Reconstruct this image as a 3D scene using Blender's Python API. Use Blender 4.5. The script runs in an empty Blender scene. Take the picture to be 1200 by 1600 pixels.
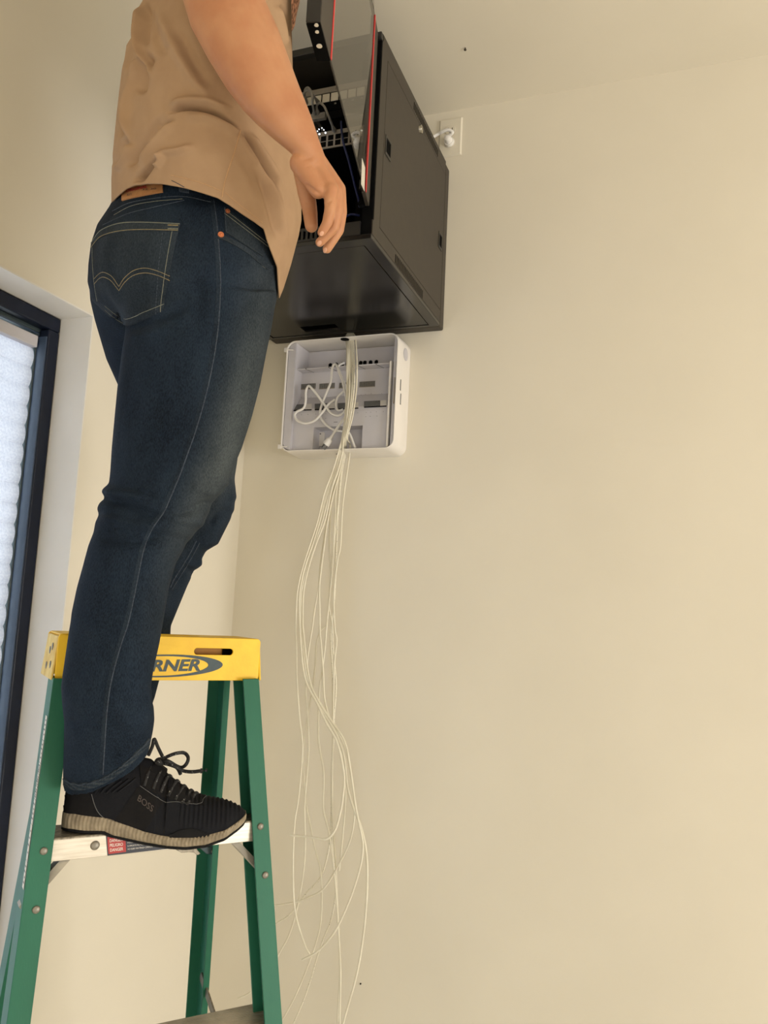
import bpy, bmesh, math, random
import numpy as np
from mathutils import Vector, Matrix
from mathutils.bvhtree import BVHTree

random.seed(7)
scene = bpy.context.scene
COL = scene.collection

# ------------------------------------------------------------------ camera
F, HC = 1250.0, 1.78                       # focal length in pixels of the 1200x1600 frame, eye height
YAW, PITCH, ROLL = math.radians(20.209), math.radians(7.438), math.radians(2.694)
cf = np.array([-math.sin(YAW)*math.cos(PITCH), math.cos(YAW)*math.cos(PITCH), math.sin(PITCH)])
cr0 = np.array([math.cos(YAW), math.sin(YAW), 0.0])
cu0 = np.cross(cr0, cf)
cr = math.cos(ROLL)*cr0 + math.sin(ROLL)*cu0
cu = math.cos(ROLL)*cu0 - math.sin(ROLL)*cr0
CP = np.array([0.0, 0.0, HC])
cam_data = bpy.data.cameras.new('camera')
cam_data.sensor_fit = 'VERTICAL'
cam_data.sensor_height = 36.0
cam_data.lens = F/1600*36.0
cam_data.clip_start = 0.02
cam = bpy.data.objects.new('camera', cam_data)
COL.objects.link(cam)
cam.matrix_world = Matrix(((cr[0], cu[0], -cf[0], CP[0]), (cr[1], cu[1], -cf[1], CP[1]),
                           (cr[2], cu[2], -cf[2], CP[2]), (0, 0, 0, 1)))
scene.camera = cam

# ------------------------------------------------------------------ world, lights, exposure
world = bpy.data.worlds.new('world')
scene.world = world
world.use_nodes = True
wb = world.node_tree.nodes['Background']
wb.inputs[0].default_value = (0.86, 0.93, 1.0, 1)
wb.inputs[1].default_value = 3.6


def area(name, loc, aim, sx, sy, watts, color):
    ld = bpy.data.lights.new(name, 'AREA')
    ld.shape = 'RECTANGLE'
    ld.size, ld.size_y = sx, sy
    ld.energy = watts
    ld.color = color
    o = bpy.data.objects.new(name, ld)
    COL.objects.link(o)
    o.location = loc
    d = Vector(aim)-Vector(loc)
    o.rotation_euler = d.to_track_quat('-Z', 'Y').to_euler()
    return o


# daylight that comes in through the glass doors behind the photographer and the tall window to the right
area('rear_window_daylight', (0.9, -2.65, 1.25), (0.2, 1.0, 2.6), 3.0, 2.3, 50, (1.0, 0.99, 0.98))
area('right_window_daylight', (5.4, 0.4, 1.3), (-1.3, 1.2, 2.4), 3.0, 2.3, 242, (1.0, 0.985, 0.975))

vs = scene.view_settings
scene.display_settings.display_device = 'sRGB'
vs.view_transform = 'Standard'
vs.look = 'None'
vs.exposure = 0.0
vs.gamma = 1.0
vs.use_curve_mapping = False
scene.cycles.use_denoising = True
scene.cycles.max_bounces = 8
scene.cycles.diffuse_bounces = 5


# ------------------------------------------------------------------ measuring helpers
def ray(x, y):
    return cf + (x-600)/F*cr - (y-800)/F*cu


def at(x, y, z):
    """point seen at pixel x, y and z metres deep"""
    return CP + ray(x, y)*z


def onY(x, y, Y):
    d = ray(x, y)
    return CP + d*(Y/d[1])


def onX(x, y, X):
    d = ray(x, y)
    return CP + d*(X/d[0])


def onZ(x, y, Z):
    d = ray(x, y)
    return CP + d*((Z-HC)/d[2])


def onplane(x, y, p, n):
    d = ray(x, y)
    return CP + d*(np.dot(np.asarray(p)-CP, n)/np.dot(d, n))


def proj(P):
    q = np.asarray(P, float)-CP
    z = q@cf
    return np.stack([600+F*(q@cr)/z, 800-F*(q@cu)/z], -1)


def lerp_table(tab, y):
    """columns interpolated (smoothly) over the first column"""
    ys = [t[0] for t in tab]
    out = []
    for c in range(1, len(tab[0])):
        out.append(float(np.interp(y, ys, [t[c] for t in tab])))
    return out


def catmull(pts, n=8):
    P = [np.asarray(p, float) for p in pts]
    P = [2*P[0]-P[1]]+P+[2*P[-1]-P[-2]]
    out = []
    for i in range(1, len(P)-2):
        for k in range(n):
            t = k/n
            a, b, c, d = P[i-1], P[i], P[i+1], P[i+2]
            out.append(0.5*((2*b)+(c-a)*t+(2*a-5*b+4*c-d)*t*t+(3*b-a-3*c+d)*t**3))
    out.append(P[-2])
    return out


# ------------------------------------------------------------------ materials
def S(r, g, b):
    def f(c):
        c /= 255.0
        return c/12.92 if c <= 0.04045 else ((c+0.055)/1.055)**2.4
    return (f(r), f(g), f(b), 1.0)


def mat(name, col, rough=0.5, metal=0.0, col2=None, scale=40.0, detail=4.0, bump=0.0, bscale=None, spec=0.5,
        stretch=(1, 1, 1), dist=0.002, lo=0.35, hi=0.65):
    m = bpy.data.materials.new(name)
    m.use_nodes = True
    nt = m.node_tree
    b = nt.nodes['Principled BSDF']
    b.inputs['Base Color'].default_value = col
    b.inputs['Roughness'].default_value = rough
    b.inputs['Metallic'].default_value = metal
    b.inputs['Specular IOR Level'].default_value = spec
    if col2 is not None or bump:
        tc = nt.nodes.new('ShaderNodeTexCoord')
        mp = nt.nodes.new('ShaderNodeMapping')
        mp.inputs['Scale'].default_value = stretch
        nt.links.new(tc.outputs['Object'], mp.inputs[0])
        nz = nt.nodes.new('ShaderNodeTexNoise')
        nz.inputs['Scale'].default_value = scale
        nz.inputs['Detail'].default_value = detail
        nt.links.new(mp.outputs[0], nz.inputs['Vector'])
        if col2 is not None:
            cr_ = nt.nodes.new('ShaderNodeValToRGB')
            cr_.color_ramp.elements[0].position = lo
            cr_.color_ramp.elements[1].position = hi
            cr_.color_ramp.elements[0].color = col
            cr_.color_ramp.elements[1].color = col2
            nt.links.new(nz.outputs['Fac'], cr_.inputs[0])
            nt.links.new(cr_.outputs[0], b.inputs['Base Color'])
        if bump:
            nz2 = nt.nodes.new('ShaderNodeTexNoise')
            nz2.inputs['Scale'].default_value = bscale or scale*4
            nz2.inputs['Detail'].default_value = 6
            nt.links.new(mp.outputs[0], nz2.inputs['Vector'])
            bp = nt.nodes.new('ShaderNodeBump')
            bp.inputs['Strength'].default_value = bump
            bp.inputs['Distance'].default_value = dist
            nt.links.new(nz2.outputs['Fac'], bp.inputs['Height'])
            nt.links.new(bp.outputs[0], b.inputs['Normal'])
    return m


M = {}
M['wall'] = mat('cream_wall_paint', S(221, 214, 197), 0.62, col2=S(224, 217, 200), scale=3, bump=0.12, bscale=260, dist=0.001, spec=0.35)
M['ceil'] = mat('cream_ceiling_paint', S(222, 215, 198), 0.7, col2=S(225, 218, 201), scale=3, bump=0.15, bscale=200, dist=0.001, spec=0.3)
M['reveal'] = mat('white_reveal_paint', S(226, 222, 214), 0.6, col2=S(221, 217, 208), scale=8, bump=0.1, bscale=200, dist=0.001)
M['floor'] = mat('pale_bounce_floor', S(220, 214, 202), 0.4, col2=S(212, 206, 194), scale=5)  # unseen floor, coloured pale to bounce light up to the ceiling
M['navy'] = mat('navy_window_frame', S(17, 23, 38), 0.38, col2=S(21, 28, 44), scale=30, bump=0.05, bscale=300, spec=0.25)
M['navy2'] = mat('navy_stop_painted_lit', S(64, 78, 98), 0.45, col2=S(58, 72, 92), scale=20)  # navy lightened to paint the window light on the stops
M['sash'] = mat('dark_green_grey_sash', S(58, 70, 72), 0.5, col2=S(50, 62, 66), scale=14)
M['black'] = mat('black_powder_coat', S(30, 29, 28), 0.42, col2=S(34, 33, 31), scale=60, bump=0.06, bscale=900, dist=0.0004)
M['rackside'] = mat('brown_black_powder_coat', S(49, 43, 36), 0.5, col2=S(53, 47, 39), scale=30, bump=0.08, bscale=1400, dist=0.0004)
M['gloss'] = mat('black_gloss_panel', S(22, 21, 20), 0.2, col2=S(26, 25, 23), scale=20)
M['void'] = mat('matt_black', S(7, 7, 7), 0.9, col2=S(10, 10, 10), scale=40, spec=0.08)
M['chrome'] = mat('chrome', S(200, 198, 190), 0.22, 1.0, col2=S(180, 178, 170), scale=60)
M['alu'] = mat('brushed_aluminium', S(214, 206, 192), 0.42, 0.75, col2=S(196, 188, 172), scale=25, stretch=(1, 1, 14), bump=0.05, bscale=300)
M['alu_worn'] = mat('worn_aluminium', S(150, 142, 126), 0.45, 0.8, col2=S(110, 104, 92), scale=30, stretch=(8, 1, 1), bump=0.2, bscale=200)
M['rivet'] = mat('grey_rivet_steel', S(150, 145, 134), 0.45, 0.6, col2=S(128, 124, 114), scale=200)
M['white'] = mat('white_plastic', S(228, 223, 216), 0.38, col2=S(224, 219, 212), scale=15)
M['whitein'] = mat('white_plastic_shaded', S(202, 199, 203), 0.42, col2=S(198, 195, 199), scale=15)  # white plastic darkened to paint in the shade inside the enclosure
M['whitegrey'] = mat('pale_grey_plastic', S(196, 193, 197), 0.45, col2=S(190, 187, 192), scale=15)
M['grille'] = mat('grey_grille', S(112, 112, 110), 0.6, col2=S(94, 94, 92), scale=300)
M['cable'] = mat('cream_cable_jacket', S(224, 218, 198), 0.45, col2=S(216, 209, 188), scale=20)
M['cordw'] = mat('white_cord', S(232, 229, 224), 0.4, col2=S(226, 223, 218), scale=20)
M['plate'] = mat('ivory_outlet_plate', S(222, 215, 198), 0.35, col2=S(219, 212, 194), scale=15)
M['steelgrey'] = mat('grey_painted_steel', S(150, 143, 132), 0.45, 0.2, col2=S(142, 135, 124), scale=40)
M['patchgrey'] = mat('grey_patch_boot', S(140, 136, 128), 0.4, col2=S(128, 124, 116), scale=60)
M['red'] = mat('red_edge_film', S(222, 66, 64), 0.4, col2=S(212, 56, 56), scale=40)
M['blue'] = mat('blue_cable', S(20, 36, 92), 0.4, col2=S(16, 30, 80), scale=40)
M['sticker'] = mat('white_sticker', S(220, 214, 200), 0.5, col2=S(206, 200, 186), scale=250, lo=0.45, hi=0.55)
M['speck'] = mat('dark_speck', S(70, 62, 50), 0.8, col2=S(60, 52, 40), scale=50)


def emit(name, col, s):
    m = bpy.data.materials.new(name)
    m.use_nodes = True
    b = m.node_tree.nodes['Principled BSDF']
    b.inputs['Base Color'].default_value = (0.8, 0.8, 0.8, 1)
    b.inputs['Emission Color'].default_value = col
    b.inputs['Emission Strength'].default_value = s
    return m


M['led'] = emit('white_led', (0.85, 0.9, 1, 1), 5)


def glass_mat(name, tint, ior=1.5, extra=0.0, rough=0.0):
    m = bpy.data.materials.new(name)
    m.use_nodes = True
    nt = m.node_tree
    nt.nodes.remove(nt.nodes['Principled BSDF'])
    out = nt.nodes['Material Output']
    tr = nt.nodes.new('ShaderNodeBsdfTransparent')
    tr.inputs[0].default_value = tint
    gl = nt.nodes.new('ShaderNodeBsdfGlossy')
    gl.inputs['Roughness'].default_value = rough
    fr = nt.nodes.new('ShaderNodeFresnel')
    fr.inputs['IOR'].default_value = ior
    mx = nt.nodes.new('ShaderNodeMixShader')
    ge = nt.nodes.new('ShaderNodeNewGeometry')
    fm_ = nt.nodes.new('ShaderNodeMath')            # only the outer face of the thin sheet mirrors
    fm_.operation = 'MULTIPLY'
    inv = nt.nodes.new('ShaderNodeMath')
    inv.operation = 'SUBTRACT'
    inv.inputs[0].default_value = 1.0
    nt.links.new(ge.outputs['Backfacing'], inv.inputs[1])
    nt.links.new(fr.outputs[0], fm_.inputs[0])
    nt.links.new(inv.outputs[0], fm_.inputs[1])
    nt.links.new(fm_.outputs[0], mx.inputs[0])
    nt.links.new(tr.outputs[0], mx.inputs[1])
    nt.links.new(gl.outputs[0], mx.inputs[2])
    nt.links.new(mx.outputs[0], out.inputs[0])
    return m


M['glass'] = glass_mat('window_glass', (0.92, 0.95, 0.95, 1))
M['rackglass'] = glass_mat('tinted_door_glass', (0.72, 0.71, 0.68, 1), 1.75)
M['clear'] = glass_mat('clear_plastic', (0.93, 0.93, 0.94, 1), 1.45)


def translucent(name, col, col2):
    m = bpy.data.materials.new(name)
    m.use_nodes = True
    nt = m.node_tree
    nt.nodes.remove(nt.nodes['Principled BSDF'])
    out = nt.nodes['Material Output']
    tc = nt.nodes.new('ShaderNodeTexCoord')
    nz = nt.nodes.new('ShaderNodeTexNoise')
    nz.inputs['Scale'].default_value = 190
    nz.inputs['Detail'].default_value = 5
    nt.links.new(tc.outputs['Object'], nz.inputs['Vector'])
    rp = nt.nodes.new('ShaderNodeValToRGB')
    rp.color_ramp.elements[0].position, rp.color_ramp.elements[1].position = 0.38, 0.62
    rp.color_ramp.elements[0].color, rp.color_ramp.elements[1].color = col, col2
    nt.links.new(nz.outputs['Fac'], rp.inputs[0])
    df = nt.nodes.new('ShaderNodeBsdfDiffuse')
    tl = nt.nodes.new('ShaderNodeBsdfTranslucent')
    mx = nt.nodes.new('ShaderNodeMixShader')
    mx.inputs[0].default_value = 0.6
    nt.links.new(rp.outputs[0], df.inputs[0])
    nt.links.new(rp.outputs[0], tl.inputs[0])
    nt.links.new(df.outputs[0], mx.inputs[1])
    nt.links.new(tl.outputs[0], mx.inputs[2])
    nt.links.new(mx.outputs[0], out.inputs[0])
    return m


M['shade'] = translucent('pleated_shade_fabric', S(222, 224, 232), S(240, 241, 246))


# ------------------------------------------------------------------ mesh helpers
class MB:
    def __init__(self):
        self.v, self.f = [], []

    def add(self, verts, faces):
        o = len(self.v)
        self.v += [tuple(float(c) for c in p) for p in verts]
        self.f += [tuple(i+o for i in f) for f in faces]
        return self

    def box(self, a, b):
        x0, y0, z0 = a
        x1, y1, z1 = b
        return self.hexa([(x0, y0, z0), (x1, y0, z0), (x1, y1, z0), (x0, y1, z0)],
                         [(x0, y0, z1), (x1, y0, z1), (x1, y1, z1), (x0, y1, z1)])

    def hexa(self, bot, top):
        return self.add(list(bot)+list(top), [(3, 2, 1, 0), (4, 5, 6, 7), (0, 1, 5, 4), (1, 2, 6, 5), (2, 3, 7, 6), (3, 0, 4, 7)])

    def obox(self, c, ax, ay, az):
        """box given by its centre and three half-axis vectors"""
        c, ax, ay, az = [np.asarray(q, float) for q in (c, ax, ay, az)]
        if np.dot(np.cross(ax, ay), az) < 0:
            ax, ay = ay, ax
        return self.hexa([c-ax-ay-az, c+ax-ay-az, c+ax+ay-az, c-ax+ay-az], [c-ax-ay+az, c+ax-ay+az, c+ax+ay+az, c-ax+ay+az])

    def prism(self, poly, ext):
        """closed planar outline swept by a vector"""
        p = [np.asarray(q, float) for q in poly]
        e = np.asarray(ext, float)
        n = len(p)
        nrm = np.zeros(3)
        for i in range(n):
            nrm += np.cross(p[i]-p[0], p[(i+1) % n]-p[0])
        if np.dot(nrm, e) > 0:
            p = p[::-1]
        return self.add(p+[q+e for q in p], [tuple(range(n))]+[tuple(range(2*n-1, n-1, -1))] +
                        [(i, i+n, (i+1) % n+n, (i+1) % n) for i in range(n)])

    def ring(self, outer, inner, ext):
        """a plate with a hole: outlines of the same length, swept by ext"""
        n = len(outer)
        e = np.asarray(ext, float)
        o = [np.asarray(q, float) for q in outer]
        i_ = [np.asarray(q, float) for q in inner]
        V = o+i_+[q+e for q in o]+[q+e for q in i_]
        fs = []
        for k in range(n):
            j = (k+1) % n
            fs += [(k, j, n+j, n+k), (2*n+k, 3*n+k, 3*n+j, 2*n+j), (k, 2*n+k, 2*n+j, j), (n+k, n+j, 3*n+j, 3*n+k)]
        return self.add(V, fs)

    def cyl(self, p0, p1, r0, r1=None, seg=20, caps=True):
        r1 = r0 if r1 is None else r1
        return self.tube([p0, p1], [r0, r1], seg, caps)

    def tube(self, path, r, seg=8, caps=True, flat=None):
        P = [np.asarray(p, float) for p in path]
        n = len(P)
        R = r if hasattr(r, '__len__') else [r]*n
        t = [P[min(i+1, n-1)]-P[max(i-1, 0)] for i in range(n)]
        t = [q/(np.linalg.norm(q)+1e-12) for q in t]
        ref = np.array([0, 0, 1.0]) if abs(t[0][2]) < 0.9 else np.array([1.0, 0, 0])
        u = np.cross(t[0], ref)
        u /= np.linalg.norm(u)
        V = []
        for i in range(n):
            u = u-np.dot(u, t[i])*t[i]
            u /= np.linalg.norm(u)+1e-12
            w = np.cross(t[i], u)
            for k in range(seg):
                a = 2*math.pi*k/seg
                V.append(P[i]+R[i]*(math.cos(a)*u+math.sin(a)*w))
        fs = [(i*seg+k, i*seg+(k+1) % seg, (i+1)*seg+(k+1) % seg, (i+1)*seg+k) for i in range(n-1) for k in range(seg)]
        if caps:
            fs += [tuple(range(seg-1, -1, -1)), tuple(range((n-1)*seg, n*seg))]
        return self.add(V, fs)

    def ellipsoid(self, c, ax, ay, az, seg=16, rings=10):
        c, ax, ay, az = [np.asarray(q, float) for q in (c, ax, ay, az)]
        if np.dot(np.cross(ax, ay), az) < 0:
            ay = -ay
        V = [c-az]
        for i in range(1, rings):
            ph = -math.pi/2+math.pi*i/rings
            for k in range(seg):
                a = 2*math.pi*k/seg
                V.append(c+math.cos(ph)*(math.cos(a)*ax+math.sin(a)*ay)+math.sin(ph)*az)
        V.append(c+az)
        fs = [(0, 1+(k+1) % seg, 1+k) for k in range(seg)]
        for i in range(rings-2):
            for k in range(seg):
                a, b = 1+i*seg+k, 1+i*seg+(k+1) % seg
                fs.append((a, b, b+seg, a+seg))
        l = 1+(rings-2)*seg
        fs += [(l+k, l+(k+1) % seg, len(V)-1) for k in range(seg)]
        return self.add(V, fs)

    def capsule(self, p0, r0, p1, r1, seg=14):
        p0, p1 = np.asarray(p0, float), np.asarray(p1, float)
        d = p1-p0
        L = np.linalg.norm(d)
        d = d/(L+1e-12)
        path, rad = [], []
        for i in range(6):
            a = math.pi/2*(1-i/5.0)
            path.append(p0-d*r0*math.sin(a))
            rad.append(max(r0*math.cos(a), r0*0.02))
        for i in range(6):
            a = math.pi/2*(i/5.0)
            path.append(p1+d*r1*math.sin(a))
            rad.append(max(r1*math.cos(a), r1*0.02))
        return self.tube(path, rad, seg)

    def loft(self, rings, caps=True):
        n = len(rings[0])
        V = [p for r in rings for p in r]
        fs = [(i*n+k, i*n+(k+1) % n, (i+1)*n+(k+1) % n, (i+1)*n+k) for i in range(len(rings)-1) for k in range(n)]
        if caps:
            fs += [tuple(range(n-1, -1, -1)), tuple(range((len(rings)-1)*n, len(rings)*n))]
        return self.add(V, fs)

    def build(self, name, m, parent=None, bevel=0.0, seg=2, smooth=None, kind=None, fix=True, centre=True):
        V = np.array(self.v)
        c = (V.min(0)+V.max(0))/2 if centre else np.zeros(3)
        me = bpy.data.meshes.new(name)
        me.from_pydata([tuple(p) for p in V-c], [], self.f)
        if fix:
            bm = bmesh.new()
            bm.from_mesh(me)
            bmesh.ops.recalc_face_normals(bm, faces=bm.faces)
            bm.to_mesh(me)
            bm.free()
        o = bpy.data.objects.new(name, me)
        COL.objects.link(o)
        o.location = c
        for mm in (m if isinstance(m, (list, tuple)) else [m]):
            me.materials.append(mm)
        if bevel:
            b = o.modifiers.new('bevel', 'BEVEL')
            b.width = bevel
            b.segments = seg
            b.limit_method = 'ANGLE'
            b.angle_limit = math.radians(40)
        if smooth is not None:
            for p in me.polygons:
                p.use_smooth = True
            me.set_sharp_from_angle(angle=math.radians(smooth))
        if kind:
            o['kind'] = kind
        if parent is not None:
            adopt(o, parent)
        return o


def adopt(o, parent):
    o.parent = parent
    pm = Matrix.Translation(parent.location) if parent.parent is None else parent['_mw'] if False else world_of(parent)
    o.matrix_parent_inverse = pm.inverted()


def world_of(o):
    m = o.matrix_basis.copy()
    if o.parent is not None:
        m = world_of(o.parent) @ o.matrix_parent_inverse @ m
    return m


def tag(o, label=None, cat=None, group=None, kind=None):
    if label:
        o['label'] = label
    if cat:
        o['category'] = cat
    if group:
        o['group'] = group
    if kind:
        o['kind'] = kind
    return o


def thing(name, loc, label, cat, group=None):
    o = bpy.data.objects.new(name, None)
    o.empty_display_size = 0.05
    COL.objects.link(o)
    o.location = loc
    return tag(o, label, cat, group)


def rrect(w, h, r, n=6):
    """rounded rectangle outline around 0,0"""
    out = []
    for cx, cy, a0 in ((w/2-r, h/2-r, 0), (-w/2+r, h/2-r, 90), (-w/2+r, -h/2+r, 180), (w/2-r, -h/2+r, 270)):
        for k in range(n+1):
            a = math.radians(a0+90*k/n)
            out.append((cx+r*math.cos(a), cy+r*math.sin(a)))
    return out


def text_pts(body, shear=0.0, bold=0.0, res=3):
    """flat lettering as 2D points and faces, scaled to height of capitals = 1"""
    cu_ = bpy.data.curves.new('lettering', 'FONT')
    cu_.body = body
    cu_.shear = shear
    cu_.offset = bold
    cu_.resolution_u = res
    cu_.align_x = 'LEFT'
    o = bpy.data.objects.new('lettering', cu_)
    COL.objects.link(o)
    dg = bpy.context.evaluated_depsgraph_get()
    dg.update()
    me = bpy.data.meshes.new_from_object(o.evaluated_get(dg))
    P = np.array([v.co[:2] for v in me.vertices])
    fs = [tuple(p.vertices) for p in me.polygons]
    bpy.data.objects.remove(o)
    bpy.data.curves.remove(cu_)
    P[:, 0] -= P[:, 0].min()
    P[:, 1] -= P[:, 1].min()
    P /= P[:, 1].max()
    return P, fs


def text_on(name, body, o, ux, uy, h, m, parent, shear=0.0, bold=0.0, width=None, lift=(0, 0, 0)):
    P, fs = text_pts(body, shear, bold)
    o, ux, uy = [np.asarray(q, float) for q in (o, ux, uy)]
    sx = h if width is None else width/P[:, 0].max()
    b = MB()
    b.add([o+ux*p[0]*sx+uy*p[1]*h+np.asarray(lift) for p in P], fs)
    return b.build(name, m, parent, fix=False)


def apply_remesh(mb, voxel, smooth_it=4, factor=0.5):
    o = mb.build('temp', M['wall'], fix=False, centre=False)
    r = o.modifiers.new('r', 'REMESH')
    r.mode = 'VOXEL'
    r.voxel_size = voxel
    s = o.modifiers.new('s', 'SMOOTH')
    s.iterations = smooth_it
    s.factor = factor
    dg = bpy.context.evaluated_depsgraph_get()
    dg.update()
    me = bpy.data.meshes.new_from_object(o.evaluated_get(dg))
    bpy.data.objects.remove(o)
    n = len(me.vertices)
    V = np.empty(n*3)
    me.vertices.foreach_get('co', V)
    return me, V.reshape(-1, 3)


def normals_of(me):
    N = np.empty(len(me.vertices)*3)
    me.vertices.foreach_get('normal', N)
    return N.reshape(-1, 3)


def finish_mesh(name, me, V, m, parent, decimate=None):
    me.vertices.foreach_set('co', V.ravel())
    me.update()
    me.name = name
    o = bpy.data.objects.new(name, me)
    COL.objects.link(o)
    me.materials.clear()
    me.materials.append(m)
    for p in me.polygons:
        p.use_smooth = True
    if parent is not None:
        adopt(o, parent)
    return o


def bvh_of(o):
    dg = bpy.context.evaluated_depsgraph_get()
    dg.update()
    e = o.evaluated_get(dg)
    me = e.to_mesh()
    mw = world_of(o)
    vs_ = [mw @ v.co for v in me.vertices]
    t = BVHTree.FromPolygons(vs_, [tuple(p.vertices) for p in me.polygons])
    e.to_mesh_clear()
    return t


def hit(bvh, x, y, lift=0.0):
    """where the sight line of a pixel meets a built surface"""
    d = Vector(ray(x, y)).normalized()
    loc, nor, i, dist = bvh.ray_cast(Vector(CP), d)
    if loc is None:
        return None, None
    if nor.dot(d) > 0:
        nor = -nor
    return np.array(loc+nor*lift), np.array(nor)


def line_on(bvh, pts, lift, n=6, smooth=True):
    P = catmull([np.array(p, float) for p in pts], n) if smooth else [np.array(p, float) for p in pts]
    out = []
    for p in P:
        q, _ = hit(bvh, p[0], p[1], lift)
        if q is not None and (not out or np.linalg.norm(q-out[-1]) < 0.08):
            out.append(q)
    return out


def patch_on(bvh, fn, nu, nv, lift, thick):
    """a sheet laid on a surface: fn(u, v) gives pixels"""
    top, bot, idx = [], [], {}
    for j in range(nv+1):
        for i in range(nu+1):
            p = fn(i/nu, j/nv)
            q, n = hit(bvh, p[0], p[1], 0)
            if q is None:
                continue
            idx[i, j] = len(top)
            top.append(q+n*(lift+thick))
            bot.append(q+n*(lift-0.004))
    k = len(top)
    fs = []
    used = set()
    for j in range(nv):
        for i in range(nu):
            c = [(i, j), (i+1, j), (i+1, j+1), (i, j+1)]
            if all(q in idx for q in c):
                a = [idx[q] for q in c]
                fs.append(tuple(a))
                fs.append(tuple(k+q for q in a[::-1]))
                used.add((i, j))
    edges = {}
    for (i, j) in used:
        a = [idx[q] for q in ((i, j), (i+1, j), (i+1, j+1), (i, j+1))]
        for e in range(4):
            p, q = a[e], a[(e+1) % 4]
            if (q, p) in edges:
                del edges[q, p]
            else:
                edges[p, q] = 1
    for p, q in edges:
        fs.append((q, p, p+k, q+k))
    b = MB()
    b.add(top+bot, fs)
    return b
# ================================================================== THE SETTING
XL, YB, ZC = -1.3673, 2.3245, HC+1.645      # left wall face, back wall face, ceiling
XR, YR = 5.5, -2.8
WY0, WY1, WZ0, WZ1 = 0.35, 1.548, 0.55, HC+0.712   # window opening in the left wall
XF = XL-0.097                               # face of the window frame in its recess

MB().box((XL-0.25, YR-0.1, -0.1), (XR+0.1, YB+0.1, 0)).build('floor', M['floor'], kind='structure')
MB().box((XL-0.25, YR-0.1, ZC), (XR+0.1, YB+0.1, ZC+0.1)).build('ceiling', M['ceil'], kind='structure')
MB().box((XL-0.25, YB, 0), (XR+0.1, YB+0.1, ZC)).build('wall_back', M['wall'], kind='structure')
MB().box((XR, YR, 0), (XR+0.1, YB, ZC)).build('wall_right', M['wall'], kind='structure')
MB().box((XL, YR-0.1, 0), (XR, YR, ZC)).build('wall_rear', M['wall'], kind='structure')
w = MB()
w.box((XL-0.25, YR, 0), (XL, WY0, ZC))
w.box((XL-0.25, WY1, 0), (XL, YB, ZC))
w.box((XL-0.25, WY0, WZ1), (XL, WY1, ZC))
w.box((XL-0.25, WY0, 0), (XL, WY1, WZ0))
w.build('wall_left', M['wall'], kind='structure')
# white plaster lining of the window recess
t = 0.004
w = MB()
w.box((XF, WY0, WZ1-t), (XL+0.0005, WY1, WZ1))
w.box((XF, WY1-t, WZ0), (XL+0.0005, WY1, WZ1-t))
w.box((XF, WY0, WZ0), (XL+0.0005, WY0+t, WZ1-t))
w.box((XF, WY0+t, WZ0), (XL+0.0005, WY1-t, WZ0+t))
w.build('trim_1', M['reveal'], kind='structure')

# window: navy frame, stops with window light put into their colour, glass
w1 = bpy.data.objects.new('window_1', None)
COL.objects.link(w1)
w1.location = (XF, (WY0+WY1)/2, WZ0)
w1['kind'] = 'structure'


def frame4(x0, x1, y0, y1, z0, z1, wd, name, m, bev=0.002):
    """four bars of a frame in the wall plane"""
    b = MB()
    b.box((x0, y0, z1-wd), (x1, y1, z1))
    b.box((x0, y0, z0), (x1, y1, z0+wd))
    b.box((x0, y0, z0+wd), (x1, y0+wd, z1-wd))
    b.box((x0, y1-wd, z0+wd), (x1, y1, z1-wd))
    return b.build(name, m, w1, bevel=bev)


fy0, fy1, fz0, fz1 = WY0+t, WY1-t, WZ0+t, WZ1-t
frame4(XF-0.030, XF, fy0, fy1, fz0, fz1, 0.037, 'outer_frame', M['navy'], 0.004)
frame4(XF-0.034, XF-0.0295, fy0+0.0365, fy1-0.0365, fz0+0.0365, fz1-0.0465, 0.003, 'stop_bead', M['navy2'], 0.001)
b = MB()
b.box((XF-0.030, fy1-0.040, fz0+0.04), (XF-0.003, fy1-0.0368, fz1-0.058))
b.build('lit_stop', M['navy2'], w1)  # strip on the jamb, its paler colour stands in for window light
frame4(XF-0.090, XF-0.030, fy0, fy1, fz0, fz1, 0.045, 'sash', M['sash'], 0.003)
frame4(XF-0.082, XF-0.066, fy0+0.045, fy1-0.045, fz0+0.045, fz1-0.045, 0.012, 'glazing_bead', M['navy'], 0.001)
MB().box((XF-0.078, fy0+0.047, fz0+0.047), (XF-0.070, fy1-0.047, fz1-0.047)).build('pane', M['glass'], w1)

# pleated cellular shade hanging inside the frame
sh = thing('cellular_shade', (XF-0.025, (WY0+WY1)/2, fz1-0.06),
           'white pleated cellular shade hanging inside the navy framed window', 'window shade')
sy0, sy1 = fy0+0.055, fy1-0.056
ztop = fz1-0.062
MB().box((XF-0.046, sy0, ztop-0.030), (XF-0.012, sy1, ztop)).build('headrail', M['whitegrey'], sh, bevel=0.003)
pitch = 0.0485
cell_me = None
z = ztop-0.031
while z-pitch > fz0+0.08:
    if cell_me is None:
        b = MB()
        pts = []
        for k in range(9):
            a = k/8
            pts.append((XF-0.027+0.0065*math.sin(math.pi*a)**0.8, z-pitch*a))
        back = [(XF-0.034-0.006*math.sin(math.pi*k/8)**0.8, z-pitch*k/8) for k in range(8, -1, -1)]
        prof = pts+back
        n = len(prof)
        V = [(x, sy0, zz) for x, zz in prof]+[(x, sy1, zz) for x, zz in prof]
        b.add(V, [(k, (k+1) % n, (k+1) % n+n, k+n) for k in range(n)])
        o = b.build('cell', M['shade'], sh, smooth=60)
        cell_me, z_first, loc0 = o.data, z, o.location.copy()
    else:
        o = bpy.data.objects.new('cell', cell_me)
        COL.objects.link(o)
        o.location = loc0+Vector((0, 0, z-z_first))
        adopt(o, sh)
    z -= pitch
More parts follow.
